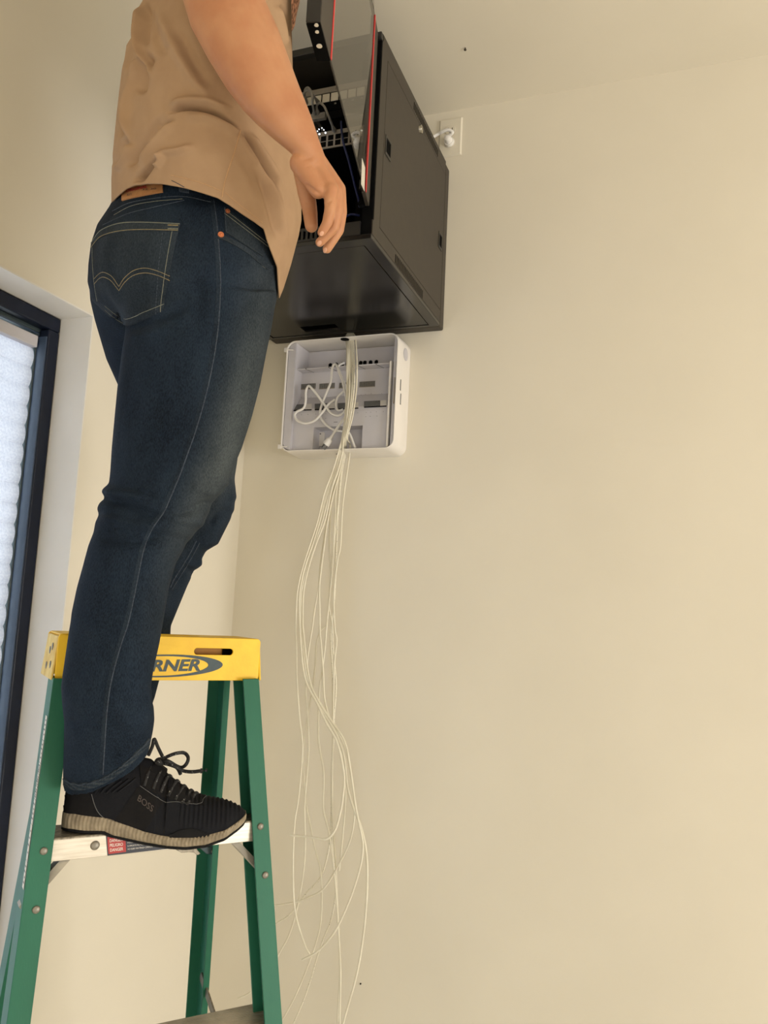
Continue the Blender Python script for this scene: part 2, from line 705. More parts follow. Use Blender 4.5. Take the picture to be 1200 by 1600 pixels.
MB().box((XF-0.040, sy0, z-0.022), (XF-0.014, sy1, z)).build('bottom_rail', M['whitegrey'], sh, bevel=0.003)

# small marks: a screw in the ceiling and a nail hole in the back wall
p = onZ(727, 75, ZC)
b = MB()
b.cyl((p[0], p[1], ZC-0.006), (p[0], p[1], ZC+0.004), 0.002, seg=8)
b.ellipsoid((p[0], p[1], ZC-0.006), (0.004, 0, 0), (0, 0.004, 0), (0, 0, 0.0025), 8, 6)
tag(b.build('ceiling_screw', M['speck'], smooth=40), 'tiny dark screw left in the cream ceiling above the cabinet', 'screw')
p = onY(563.5, 1537, YB)
b = MB()
b.cyl((p[0], YB-0.002, p[2]), (p[0], YB+0.003, p[2]), 0.0022, seg=10)
tag(b.build('wall_nail', M['void'], smooth=40), 'tiny dark nail head low on the cream wall right of the cables', 'nail')

# ================================================================== NETWORK CABINET
RX0, RX1, RY0, RZ0, RZ1 = -1.285, -0.685, 1.682, HC+0.897, HC+1.441
rack = thing('network_cabinet', ((RX0+RX1)/2, YB, RZ0),
             'black wall mounted network cabinet with open glass door beside the ceiling outlet', 'cabinet')
b = MB()
b.box((RX0+0.01, YB-0.045, RZ0), (RX1, YB-0.0005, RZ1-0.004))
b.build('rear_frame', M['rackside'], rack, bevel=0.006)
MB().box((RX0, RY0+0.02, RZ1-0.012), (RX1-0.001, YB-0.046, RZ1)).build('top_panel', M['rackside'], rack, bevel=0.002)
MB().box((RX0, RY0+0.02, RZ0+0.012), (RX0+0.012, YB-0.046, RZ1-0.013)).build('left_panel', M['black'], rack, bevel=0.002)
# bottom: outer rim and an inset glossy plate
b = MB()
o_ = [(RX0, RY0, RZ0), (RX1, RY0, RZ0), (RX1, YB-0.046, RZ0), (RX0, YB-0.046, RZ0)]
i_ = [(RX0+0.030, RY0+0.035, RZ0), (RX1-0.030, RY0+0.035, RZ0), (RX1-0.030, YB-0.060, RZ0), (RX0+0.030, YB-0.060, RZ0)]
b.ring(o_, i_, (0, 0, 0.012))
b.build('bottom_rim', M['gloss'], rack, bevel=0.0015)
b = MB()
hx = -1.062
b.ring([(RX0+0.033, RY0+0.038, RZ0+0.0015), (RX1-0.033, RY0+0.038, RZ0+0.0015), (RX1-0.033, YB-0.063, RZ0+0.0015), (RX0+0.033, YB-0.063, RZ0+0.0015)],
       [(hx-0.06, YB-0.13, RZ0+0.0015), (hx+0.06, YB-0.13, RZ0+0.0015), (hx+0.06, YB-0.085, RZ0+0.0015), (hx-0.06, YB-0.085, RZ0+0.0015)], (0, 0, 0.006))
b.build('bottom_plate', M['gloss'], rack, bevel=0.001)

# right side: fixed frame with a lift-off panel in it, vents above and below
sx = RX1
zt, zb = RZ1-0.046, RZ0+0.052
py0, py1 = RY0+0.052, YB-0.048


def vent_holes(y0, n, zlo, zhi):
    return [(y0+k*0.0118, y0+k*0.0118+0.0074, zlo, zhi) for k in range(n)]


def side_strip(name, y0, y1, z0, z1, holes):
    """steel strip pierced by a row of upright slots"""
    bb = MB()
    xs = [y0]+[v for h in holes for v in h[:2]]+[y1]
    if holes:
        zl, zh = holes[0][2], holes[0][3]
        bb.box((sx-0.003, y0, z0), (sx, y1, zl))
        bb.box((sx-0.003, y0, zh), (sx, y1, z1))
        for k in range(0, len(xs), 2):
            bb.box((sx-0.003, xs[k], zl), (sx, xs[k+1], zh))
    else:
        bb.box((sx-0.012, y0, z0), (sx, y1, z1))
    return bb.build(name, M['rackside'], rack)


vt = vent_holes(RY0+0.265, 21, RZ1-0.038, RZ1-0.013)
vb = vent_holes(RY0+0.172, 21, RZ0+0.014, RZ0+0.040)
side_strip('side_frame', RY0+0.012, YB-0.046, zt+0.0015, RZ1-0.0005, vt)
side_strip('side_frame', RY0+0.006, YB-0.046, RZ0+0.0125, zb-0.0015, vb)
MB().box((sx-0.012, RY0+0.012, zb-0.0014), (sx, py0-0.0015, zt+0.0014)).build('side_frame', M['rackside'], rack)
MB().box((sx-0.0155, RY0+0.03, RZ0+0.014), (sx-0.0125, YB-0.047, RZ1-0.014)).build('dark_backing', M['void'], rack)  # black sheet added to stand in for the shade behind the vents
# the removable panel with cut-outs for two latches
lat = [(py0+0.028, HC+1.175, 0.020, 0.026), (py1-0.030, HC+1.158, 0.018, 0.026)]
pan = MB().box((sx-0.010, py0, zb), (sx+0.0006, py1, zt)).build('side_panel', M['rackside'], rack, bevel=0.0012)
for (ly, lz, lw, lh) in lat:
    b = MB()
    oy = [(sx+0.0007, ly-lw, lz-lh), (sx+0.0007, ly+lw, lz-lh), (sx+0.0007, ly+lw, lz+lh), (sx+0.0007, ly-lw, lz+lh)]
    iy = [(sx+0.0007, ly-lw+0.006, lz-lh+0.009), (sx+0.0007, ly+lw-0.003, lz-lh+0.009), (sx+0.0007, ly+lw-0.003, lz+lh-0.006), (sx+0.0007, ly-lw+0.006, lz+lh-0.006)]
    b.ring(oy, iy, (0.0018, 0, 0))
    o = b.build('latch', M['black'], pan, bevel=0.0006)
    MB().box((sx+0.0006, ly-lw+0.007, lz-lh+0.010), (sx+0.0011, ly+lw-0.004, lz+lh-0.007)).build('latch', M['void'], pan)
ly, lz = onX(656, 202, sx)[1:]
b = MB()
b.cyl((sx, ly, lz), (sx+0.006, ly, lz), 0.0125, 0.0115, 24)
b.cyl((sx+0.006, ly, lz), (sx+0.0075, ly, lz), 0.0085, 0.008, 20)
b.box((sx+0.0070, ly-0.001, lz-0.005), (sx+0.0080, ly+0.001, lz+0.005))
tag(b.build('lock', M['chrome'], pan, smooth=35), 'round chrome lock')

# front opening: slim top bar, posts, slotted bottom bar, dark interior
MB().box((RX0, RY0, RZ1-0.020), (RX1-0.0, RY0+0.0195, RZ1-0.0005)).build('front_top_bar', M['black'], rack, bevel=0.002)
MB().box((RX1-0.030, RY0+0.006, RZ0+0.0125), (RX1-0.0005, RY0+0.0115, RZ1-0.0205)).build('front_post', M['void'], rack, bevel=0.002)  # coloured matt black to paint the dark gap beside the door
MB().box((RX0+0.0005, RY0+0.004, RZ0+0.0125), (RX0+0.030, RY0+0.0195, RZ1-0.0205)).build('front_post', M['black'], rack, bevel=0.002)
b = MB()
zl, zh = RZ0+0.018, RZ0+0.040
x0, x1 = RX0+0.0305, RX1-0.0305
hs = [(x0+0.10+k*0.0125, x0+0.10+k*0.0125+0.0065) for k in range(32)]
b.box((x0, RY0, RZ0+0.0122), (x1, RY0+0.006, zl))
b.box((x0, RY0, zh), (x1, RY0+0.006, RZ0+0.047))
xs = [x0]+[v for h in hs for v in h]+[x1]
for k in range(0, len(xs), 2):
    b.box((xs[k], RY0, zl), (xs[k+1], RY0+0.006, zh))
b.build('front_bottom_bar', M['black'], rack)
MB().box((RX0+0.0305, RY0+0.0065, RZ0+0.0125), (RX1-0.0305, RY0+0.010, RZ0+0.046)).build('dark_backing', M['void'], rack)  # black sheet added behind the slots as their inner shade
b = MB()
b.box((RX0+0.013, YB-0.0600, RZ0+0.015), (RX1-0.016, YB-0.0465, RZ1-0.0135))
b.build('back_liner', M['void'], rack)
for xx in (RX0+0.052, RX1-0.066):
    b = MB()
    b.box((xx-0.012, RY0+0.075, RZ0+0.014), (xx+0.012, RY0+0.0785, RZ1-0.0135))
    b.box((xx-0.012, RY0+0.079, RZ0+0.014), (xx-0.0085, RY0+0.105, RZ1-0.0135))
    b.build('mounting_rail', M['void'], rack)

# door, swung open on its right hinge
DH = np.array([-0.690, 1.668, 0])
dd = np.array([0.134258, -0.574682, 0])
DW = float(np.linalg.norm(dd))
dd /= DW
dn = np.array([dd[1], -dd[0], 0])            # towards the inner (left) side
if dn[0] > 0:
    dn = -dn
DZ0, DZ1 = HC+0.9775, HC+1.432
DT = 0.025
Z_ = np.array([0, 0, 1.0])


def dp(s, t_, z_):
    return DH+dd*s+dn*t_+Z_*z_


def dbox(bb, s0, s1, t0, t1, z0, z1):
    return bb.hexa([dp(s0, t0, z0), dp(s1, t0, z0), dp(s1, t1, z0), dp(s0, t1, z0)],
                   [dp(s0, t0, z1), dp(s1, t0, z1), dp(s1, t1, z1), dp(s0, t1, z1)])


door = MB()
dbox(door, -0.012, 0.052, 0, 0.010, DZ0, DZ1)
dbox(door, DW-0.092, DW, 0, DT, DZ0, DZ1)
dbox(door, 0.0522, DW-0.0922, 0, 0.0035, DZ0, DZ0+0.003)
dbox(door, 0.0522, DW-0.0922, 0, 0.007, DZ1-0.004, DZ1)
door = door.build('door', M['steelgrey'], rack, bevel=0.0015)
door.data.materials[0] = M['rackside']
# return flange of the door: dark, with three punched holes underneath
b = MB()
dbox(b, DW+0.0001, DW+0.0012, 0.0008, DT, DZ0, DZ1)
b.build('edge_cover', M['black'], door)
b = MB()
dbox(b, DW-0.092, DW-0.001, 0.0008, DT, DZ0-0.0016, DZ0-0.0004)
b.build('bottom_flange', M['void'], door)
for k, (hx_, hy_, rr) in enumerate(((494.5, 38.5, 0.0030), (495.5, 49, 0.0027), (499, 71, 0.0042))):
    c = onZ(hx_, hy_, DZ0-0.0018)
    b = MB()
    b.cyl((c[0], c[1], DZ0-0.0034), (c[0], c[1], DZ0-0.0014), rr*1.25, rr, 16)
    b.build('pale_hole_disc', M['plate'], door, smooth=40)  # pale disc added in place of each punched hole
b = MB()
dbox(b, 0.0525, DW-0.0925, 0.0004, 0.0030, DZ0+0.0032, DZ1-0.0042)
b.build('door_glass', M['rackglass'], door)
for s0 in (0.0485, DW-0.0945):
    b = MB()
    dbox(b, s0, s0+0.0060, -0.0016, -0.0001, DZ0+0.001, DZ1-0.002)
    b.build('edge_film', M['red'], door)
c0 = [hit_ for hit_ in (onplane(564.5, 288, dp(0, -0.001, 0), dn), onplane(569.5, 299, dp(0, -0.001, 0), dn), onplane(570.5, 262, dp(0, -0.001, 0), dn), onplane(566, 247, dp(0, -0.001, 0), dn))]
b = MB().prism([q+dn*0.0006 for q in c0], -dn*0.0006)
b.build('sticker', M['sticker'], door)
for zz in (DZ0+0.05, DZ1-0.05):
    b = MB()
    b.cyl(dp(0.004, 0.014, zz-0.014), dp(0.004, 0.014, zz+0.014), 0.005, seg=14)
    b.cyl(dp(-0.004, 0.020, zz-0.012), dp(-0.004, 0.020, zz+0.012), 0.006, seg=14)
    b.build('hinge', M['black'], rack, smooth=40)
# rubber grommet on the lower right of the opening
gc = onY(565, 319, RY0-0.004)
b = MB()
b.cyl(gc+np.array([0, 0.004, 0]), gc+np.array([0, -0.006, 0]), 0.0085, 0.0075, 18)
b.build('rubber_bumper', M['void'], rack, smooth=40)
# thin grey wire from the ceiling to the hinge
p0, p1 = onY(580, -40, 1.62), onY(584.5, 27, 1.64)
tag(MB().tube(catmull([p0, (p0+p1)/2+np.array([0.002, 0, 0]), p1], 6), 0.0008, 6).build('ground_wire', M['steelgrey'], smooth=60),
    'thin grey wire running up from the top of the glass cabinet door', 'wire')

# equipment mounted inside
def pxs(*a):
    return [np.array(q, float) for q in a]


EY = RY0+0.070
# upper patch panel: pale strip above, dark port row with white keystones
pl, pr = onY(575, 123.5, EY), onY(455, 155, EY)
uz = pl[2]
ex0, ex1 = RX0+0.048, RX1-0.056
pp = thing('patch_bay', ((ex0+ex1)/2, EY, uz-0.05), 'upper patch panel with a pale strip and white ports inside the cabinet', 'patch panel')
MB().box((ex0, EY, uz-0.016), (ex1, EY+0.004, uz)).build('label_strip', M['steelgrey'], pp, bevel=0.0008)
MB().box((ex0, EY+0.002, uz-0.066), (ex1, EY+0.008, uz-0.0165)).build('faceplate', M['void'], pp)
km = None
for k in range(20):
    xx = ex1-0.012-k*0.0245
    if km is None:
        b = MB()
        b.ring([(xx-0.0205, EY-0.0005, uz-0.042), (xx, EY-0.0005, uz-0.042), (xx, EY-0.0005, uz-0.0195), (xx-0.0205, EY-0.0005, uz-0.0195)],
               [(xx-0.019, EY-0.0005, uz-0.040), (xx-0.0015, EY-0.0005, uz-0.040), (xx-0.0015, EY-0.0005, uz-0.0215), (xx-0.019, EY-0.0005, uz-0.0215)], (0, 0.002, 0))
        b.box((xx-0.019, EY+0.0002, uz-0.040), (xx-0.0015, EY+0.0012, uz-0.0215))
        o = b.build('port', M['plate'], pp)
        km, kx, kl = o.data, xx, o.location.copy()
    else:
        o = bpy.data.objects.new('port', km)
        COL.objects.link(o)
        o.location = kl+Vector((xx-kx, 0, 0))
        adopt(o, pp)
text_on('lettering', 'CZ', (ex1-0.095, EY-0.0004, uz-0.0115), (1, 0, 0), (0, 0, 1), 0.006, M['speck'], pp, 0.3)
for k in range(4):
    text_on('lettering', str(19-k), (ex1-0.022-k*0.0245, EY+0.0014, uz-0.052), (1, 0, 0), (0, 0, 1), 0.005, M['plate'], pp, width=0.005)

# lower switch with pale face, dark ports and lit lamps
q0 = onY(533, 201, EY)
uz2 = q0[2]
sw = thing('network_switch', ((ex0+ex1)/2, EY, uz2-0.05), 'lower grey network switch with lit white lamps inside the cabinet', 'network switch')
MB().box((ex0, EY, uz2-0.048), (ex1-0.008, EY+0.004, uz2)).build('faceplate', M['steelgrey'], sw, bevel=0.001)
MB().box((ex0, EY+0.0042, uz2-0.046), (ex1-0.02, EY+0.25, uz2-0.002)).build('chassis', M['void'], sw)
km = None
for r_ in range(2):
    for k in range(12):
        xx = ex1-0.038-k*0.0205
        zz = uz2-0.020-r_*0.0165
        if km is None:
            b = MB().box((xx-0.0075, EY-0.0006, zz-0.007), (xx+0.0075, EY+0.003, zz+0.007))
            o = b.build('port', M['void'], sw)
            km, kl, kx, kz = o.data, o.location.copy(), xx, zz
        else:
            o = bpy.data.objects.new('port', km)
            COL.objects.link(o)
            o.location = kl+Vector((xx-kx, 0, zz-kz))
            adopt(o, sw)
for (lx, ly_) in ((499, 209.5), (508.5, 207.5), (498.5, 202), (503, 200), (506, 203), (496, 205)):
    c = onY(lx, ly_, EY-0.022)
    b = MB().ellipsoid(c, (0.0022 if ly_ > 206 else 0.0011, 0, 0), (0, 0.002, 0), (0, 0, 0.0022 if ly_ > 206 else 0.0011), 10, 6)
    tag(b.build('lamp', M['led'], sw, smooth=180), 'lit white lamp')
b = MB()
for k, (a, c) in enumerate((((494, 189), (508, 207)), ((491, 192), (499, 209)), ((489, 196), (495, 207)))):
    b.capsule(onY(a[0], a[1], EY-0.02), 0.004, onY(c[0], c[1], EY-0.012), 0.0055)
b.build('light_pipe', M['clear'], sw, smooth=180)

# middle unit between the two
q1 = onY(510, 180, EY)
un = thing('cable_manager', ((ex0+ex1)/2, EY, q1[2]-0.02), 'dark horizontal cable manager between patch panel and network switch', 'cable manager')
MB().box((ex0, EY+0.003, q1[2]-0.010), (ex1-0.01, EY+0.007, uz-0.070)).build('faceplate', M['void'], un)
b = MB()
b.box((ex0, EY-0.01, q1[2]-0.012), (onY(510, 182, EY)[0], EY+0.0028, q1[2]+0.004))
b.build('lower_lip', M['patchgrey'], un, bevel=0.001)

# patch cords
cords = [
    ('grey patch cable in the highest loop, left over the upper ports', [(472, 156), (476, 145), (482, 141), (490, 150), (497, 160)], 0.055),
    ('grey patch cable looping from the upper ports down to the cable manager', [(478, 160), (476, 143), (481, 137), (487, 145), (488, 160), (490, 172), (491, 178)], 0.075),
    ('grey patch cable with a long arc ending in the switch', [(497, 178), (495, 166), (500, 161), (507, 167), (513, 181), (518, 193), (522, 203)], 0.075),
]
for label, pts, out in cords:
    n = len(pts)
    P = [onY(x, y, EY-out*math.sin(math.pi*i/(n-1))-0.006) for i, (x, y) in enumerate(pts)]
    P = catmull(P, 8)
    t_ = thing('patch_cable', P[0], label, 'patch cord')
    MB().tube(P, 0.0030, 10).build('cord', M['patchgrey'], t_, smooth=60)
    for e, q in ((P[0], P[3]), (P[-1], P[-4])):
        b = MB().capsule(e, 0.0062, q+(q-e)*0.3, 0.0040)
        dv = (e-q)/np.linalg.norm(e-q)
        b.obox(e+dv*0.006, dv*0.007, np.cross(dv, (0, 1, 0))*0.0055, (0, 0.004, 0))
        b.build('plug', M['patchgrey'], t_, smooth=50)
P = catmull([onY(533, 190, EY-0.012), onY(534, 205, EY-0.016), onY(537, 225, EY-0.02), onY(545, 252, EY-0.02), onY(553, 285, EY-0.012), onY(560, 312, EY-0.004), onY(562, 324, EY-0.002)], 8)
tag(MB().tube(P, 0.0028, 10).build('data_cable', M['blue'], smooth=60), 'dark blue cable hanging down inside the cabinet opening', 'cable')
P = catmull([onY(540, 338, EY-0.02), onY(550, 335, EY-0.03), onY(562, 337, EY-0.02)], 8)
tag(MB().tube(P, 0.0028, 10).build('data_cable', M['blue'], smooth=60), 'short piece of dark blue cable low in the cabinet floor', 'cable')

# ================================================================== WALL OUTLET AND PLUG
ox0, ox1, oz0, oz1 = -0.725, -0.647, HC+1.483, HC+1.616
ocx = (ox0+ox1)/2
out = thing('wall_outlet', (ocx, YB, oz0), 'ivory duplex outlet plate on the wall under the ceiling', 'outlet')
b = MB()
b.hexa([(ox0, YB-0.0003, oz0), (ox0, YB-0.0003, oz1), (ox1, YB-0.0003, oz1), (ox1, YB-0.0003, oz0)],
       [(ox0+0.004, YB-0.007, oz0+0.004), (ox0+0.004, YB-0.007, oz1-0.004), (ox1-0.004, YB-0.007, oz1-0.004), (ox1-0.004, YB-0.007, oz0+0.004)])
b.build('faceplate', M['plate'], out, bevel=0.0012)
for zz in (oz0+0.090, oz0+0.046):
    b = MB()
    b.prism([(ocx+x, YB-0.0071, zz+y) for x, y in rrect(0.034, 0.029, 0.012)], (0, -0.002, 0))
    r = b.build('receptacle', M['plate'], out, bevel=0.0006)
    if zz > oz0+0.06:
        b = MB()
        for xx, h_ in ((-0.0065, 0.0045), (0.0065, 0.0036)):
            b.box((ocx+xx-0.0011, YB-0.0094, zz+0.003-h_), (ocx+xx+0.0011, YB-0.0088, zz+0.003+h_))
        b.cyl((ocx, YB-0.0094, zz-0.008), (ocx, YB-0.0088, zz-0.008), 0.0025, seg=12)
        b.build('slots', M['void'], r)
b = MB().ellipsoid((ocx, YB-0.0072, (oz0+oz1)/2+0.001), (0.003, 0, 0), (0, 0.0012, 0), (0, 0, 0.003), 12, 6)
b.build('screw', M['plate'], out, smooth=180)
pc = np.array([ocx-0.001, YB-0.024, oz0+0.046])
pw = thing('power_plug', pc, 'white round power plug and cord in the lower socket of the ivory outlet', 'plug')
b = MB()
b.cyl((pc[0], YB-0.0095, pc[2]), (pc[0], YB-0.021, pc[2]), 0.0165, 0.0155, 24)
b.cyl((pc[0], YB-0.021, pc[2]), (pc[0], YB-0.036, pc[2]), 0.013, 0.0105, 24)
b.ellipsoid((pc[0], YB-0.036, pc[2]), (0.0105, 0, 0), (0, 0.006, 0), (0, 0, 0.0105), 20, 10)
b.build('plug', M['cordw'], pw, smooth=50)
P = catmull([pc+np.array([0.001, -0.010, 0.004]), onY(707, 207, YB-0.040), onY(700, 203, YB-0.046), onY(691, 206, YB-0.045), onY(680, 212, YB-0.040), np.array([-0.80, YB-0.060, RZ1+0.05]), np.array([-0.84, YB-0.085, RZ1+0.012]), np.array([-0.90, YB-0.10, RZ1+0.0055])], 8)
MB().tube(P, 0.0052, 12).build('cord', M['cordw'], pw, smooth=60)
# ================================================================== LOW VOLTAGE ENCLOSURE
BX0, BX1, BZ0, BZ1, BF = -1.178, -0.791, HC+0.498, HC+0.866, 2.214
bcx, bcz = (BX0+BX1)/2, (BZ0+BZ1)/2
BW, BH = BX1-BX0, BZ1-BZ0
box = thing('wiring_enclosure', (bcx, YB, BZ0), 'open white plastic wiring enclosure on the wall below the black cabinet', 'enclosure')


def rr(w_, h_, r, y):
    return [np.array([bcx+x, y, bcz+z_]) for x, z_ in rrect(w_, h_, r, 7)]


b = MB()
rings = [rr(BW, BH, 0.030, YB-0.0005), rr(BW, BH, 0.030, YB-0.03), rr(BW-0.004, BH-0.004, 0.030, BF+0.006), rr(BW-0.008, BH-0.008, 0.029, BF),
         rr(BW-0.012, BH-0.012, 0.027, BF), rr(BW-0.014, BH-0.014, 0.026, BF+0.004), rr(BW-0.014, BH-0.014, 0.026, YB-0.006)]
b.loft(rings, caps=False)
b.add(rings[-1], [tuple(range(len(rings[-1])))])
b.build('shell', M['white'], box, smooth=40, fix=False)
# flat side flanges inside the rim
xl_in, xr_in = onY(461.5, 560, BF+0.006)[0], onY(615.5, 560, BF+0.006)[0]
for (a0, a1) in ((BX0+0.0085, xl_in), (xr_in, BX1-0.0085)):
    b = MB()
    e = min(0.022, (a1-a0)*0.9)
    left = a0 < bcx-0.1
    z0, z1 = BZ0+0.0085, BZ1-0.0085
    if left:
        pts = [(a1, z0), (a1, z1), (a0+e, z1), (a0+e*0.3, z1-e*0.3), (a0, z1-e), (a0, z0+e), (a0+e*0.3, z0+e*0.3), (a0+e, z0)]
    else:
        pts = [(a0, z1), (a0, z0), (a1-e, z0), (a1-e*0.3, z0+e*0.3), (a1, z0+e), (a1, z1-e), (a1-e*0.3, z1-e*0.3), (a1-e, z1)]
    b.prism([(x, BF+0.006, z_) for x, z_ in pts], (0, 0.0025, 0))
    b.build('side_flange', M['whitegrey'], box, bevel=0.0008)
    b = MB()
    xx = a1 if left else a0
    b.box((xx-0.0012, BF+0.0086, z0), (xx+0.0012, YB-0.0062, z1))
    b.build('inner_wall', M['whitein'], box)
# back plate and port row
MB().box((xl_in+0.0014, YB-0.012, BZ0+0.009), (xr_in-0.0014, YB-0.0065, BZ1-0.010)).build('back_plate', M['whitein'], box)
pm_ = None
for k, (px_, py_) in enumerate(((516, 571), (525, 570), (534.5, 569.5), (543, 569), (563.5, 567.5), (570, 567), (579, 566.5), (588, 566))):
    c = onY(px_, py_, YB-0.013)
    if pm_ is None:
        b = MB().box((c[0]-0.0060, YB-0.0135, c[2]-0.0055), (c[0]+0.0060, YB-0.0121, c[2]+0.0055))
        b.box((c[0]-0.003, YB-0.0135, c[2]+0.0055), (c[0]+0.003, YB-0.0121, c[2]+0.0075))
        o = b.build('jack', M['void'], box)
        pm_, p0_, c0_ = o.data, o.location.copy(), c
    else:
        o = bpy.data.objects.new('jack', pm_)
        COL.objects.link(o)
        o.location = p0_+Vector(c-c0_)
        adopt(o, box)
# tray that stands forward of the back plate
TF, TB = BF+0.020, BF+0.058
tx0, tx1 = onY(456.5, 600, TF)[0], onY(609, 600, TF)[0]
zr = onY(530, 572, TF)[2]
z1_ = onY(530, 619, TB)[2]
z2_ = onY(530, 637, TF+0.003)[2]
z3_ = BZ0+0.0105
prof = [(TF, zr), (TF, zr-0.003), (TB, zr-0.003), (TB, z1_), (TF, z2_), (TF, z2_-0.012)]
back = [(TF+0.003, z2_-0.012), (TF+0.003, z2_+0.001), (TB+0.003, z1_+0.001), (TB+0.003, zr)]
b = MB().prism([(tx0, y, z_) for y, z_ in prof+back], (tx1-tx0, 0, 0))
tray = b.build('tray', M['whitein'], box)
# slots cut by wire guides in the rim
for px_, py_ in ((478, 576), (514, 573), (559, 570), (588, 568)):
    c = onY(px_, py_, TF)
    b = MB()
    b.hexa([(c[0]-0.0015, TF-0.0006, zr-0.0036), (c[0]+0.0015, TF-0.0006, zr-0.0036), (c[0]+0.0125, TB-0.001, zr-0.0036), (c[0]+0.0105, TB-0.001, zr-0.0036)],
           [(c[0]-0.0015, TF-0.0006, zr+0.0006), (c[0]+0.0015, TF-0.0006, zr+0.0006), (c[0]+0.0125, TB-0.001, zr+0.0006), (c[0]+0.0105, TB-0.001, zr+0.0006)])
    b.build('wire_slot', M['grille'], tray)
# lower panel with the socket recess
rx0, rx1 = onY(489, 690, TF)[0], onY(565.5, 690, TF)[0]
rzt = onY(530, 666, TF)[2]
zp = z2_-0.0122
b = MB()
b.box((tx0, TF, rzt), (tx1, TF+0.003, zp))
b.box((tx0, TF, z3_), (rx0, TF+0.003, rzt))
b.box((rx1, TF, z3_), (tx1, TF+0.003, rzt))
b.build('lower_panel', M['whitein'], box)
b = MB()
b.box((rx0-0.002, TF+0.0032, z3_), (rx0, TB+0.01, rzt))
b.box((rx1, TF+0.0032, z3_), (rx1+0.002, TB+0.01, rzt))
b.box((rx0-0.002, TF+0.0032, rzt), (rx1+0.002, TB+0.01, rzt+0.002))
b.box((rx0-0.002, TB+0.0102, z3_), (rx1+0.002, TB+0.012, rzt+0.002))
b.build('socket_recess', M['whitein'], box)
c = onY(501, 686, TB+0.006)
b = MB().prism([(c[0]+x, TB+0.010, c[2]+z_) for x, z_ in rrect(0.026, 0.046, 0.006)], (0, -0.003, 0))
r = b.build('outlet_plate', M['white'], box, bevel=0.001)
b = MB().cyl((c[0]-0.002, TB+0.0068, c[2]+0.017), (c[0]-0.002, TB+0.0060, c[2]+0.017), 0.0022, seg=10)
b.build('screw', M['grille'], r)
# bright right rail of the tray
MB().box((tx1+0.0005, TF-0.012, z3_), (tx1+0.0065, TF+0.012, zr+0.002)).build('tray_rail', M['white'], box, bevel=0.001)
MB().box((tx0-0.003, TF+0.001, z2_-0.05), (tx0-0.0004, TB, zr)).build('tray_rail', M['whitein'], box)
# grilles: upper row on the tray back, lower row on its slope
def slope_pt(px_, py_):
    n_ = np.cross((1, 0, 0), np.array([0, TF-TB, z2_-z1_]))
    n_ /= np.linalg.norm(n_)
    return onplane(px_, py_, (0, TF, z2_), n_), n_


for (xa, ya, xb, yb, hh) in ((469, 609, 493, 607, 9), (499, 608, 523, 606.5, 9), (530, 606.5, 553, 605.5, 9), (561.5, 605, 586, 603.5, 9)):
    A, B_ = onY(xa, ya-hh/2, TB-0.001), onY(xb, yb-hh/2, TB-0.001)
    zc_ = (A[2]+B_[2])/2
    h2 = hh/2/F*2.25
    b = MB()
    b.box((A[0], TB-0.0012, zc_-h2), (B_[0], TB-0.0002, zc_+h2))
    g = b.build('grille', M['grille'], tray)
    b = MB()
    n_ = 9
    for k in range(n_):
        x = A[0]+(B_[0]-A[0])*(k+0.5)/n_
        b.box((x-0.0005, TB-0.0022, zc_-h2), (x+0.0005, TB-0.0013, zc_+h2))
    b.box((A[0], TB-0.003, zc_-h2-0.0022), (B_[0], TB-0.0002, zc_-h2-0.0002))
    b.build('bars', M['steelgrey'], tray)
for (xa, xb, yy, wx) in ((454, 476, 638, 487), (492, 512, 636.5, 523), (528, 548, 635.5, 560), (569, 594, 632.5, 604)):
    for (u0, u1, mm, nm) in ((xa, xb, M['grille'], 'grille'), (xb+0.3, wx, M['white'], 'cover_tab')):
        q = [slope_pt(u0, yy+3.5-(u0-xa)*0.05)[0], slope_pt(u1, yy+3.5-(u1-xa)*0.05)[0], slope_pt(u1, yy-5-(u1-xa)*0.05)[0], slope_pt(u0, yy-5-(u0-xa)*0.05)[0]]
        n_ = slope_pt(u0, yy)[1]
        if n_[1] > 0:
            n_ = -n_
        b = MB().prism([p+n_*0.0003 for p in q], n_*0.0012)
        b.build(nm, mm, tray)
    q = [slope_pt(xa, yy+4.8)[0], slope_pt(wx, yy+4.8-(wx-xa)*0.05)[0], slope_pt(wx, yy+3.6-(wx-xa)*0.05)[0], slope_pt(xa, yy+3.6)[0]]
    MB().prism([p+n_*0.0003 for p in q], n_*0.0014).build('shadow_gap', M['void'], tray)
# little round holes punched in the tray
hb = MB()
for (px_, py_) in ((471, 621), (486, 620), (487, 628), (501, 619), (564, 617), (571, 616.5), (580, 615), (596.5, 615), (563, 623), (571, 622.5), (578, 622.5)):
    c = onY(px_, py_, TB-0.0005)
    hb.cyl((c[0], TB-0.0008, c[2]), (c[0], TB+0.001, c[2]), 0.0010, seg=6)
for (px_, py_) in ((456, 649), (463, 648.5), (471, 648), (481, 647.5), (493.5, 647), (509, 646.5), (509, 653.5), (559, 645), (572, 644.5), (579, 644), (588, 643.5), (599, 643), (571.5, 651), (578.5, 650.5), (589, 650)):
    c = onY(px_, py_, TF-0.0005)
    hb.cyl((c[0], TF-0.0008, c[2]), (c[0], TF+0.001, c[2]), 0.0010, seg=6)
c = onY(524.5, 659.5, TF)
hb.box((c[0]-0.0065, TF-0.0006, c[2]-0.0008), (c[0]+0.0065, TF+0.001, c[2]+0.0008))
hb.build('punched_holes', M['grille'], tray, kind='stuff')
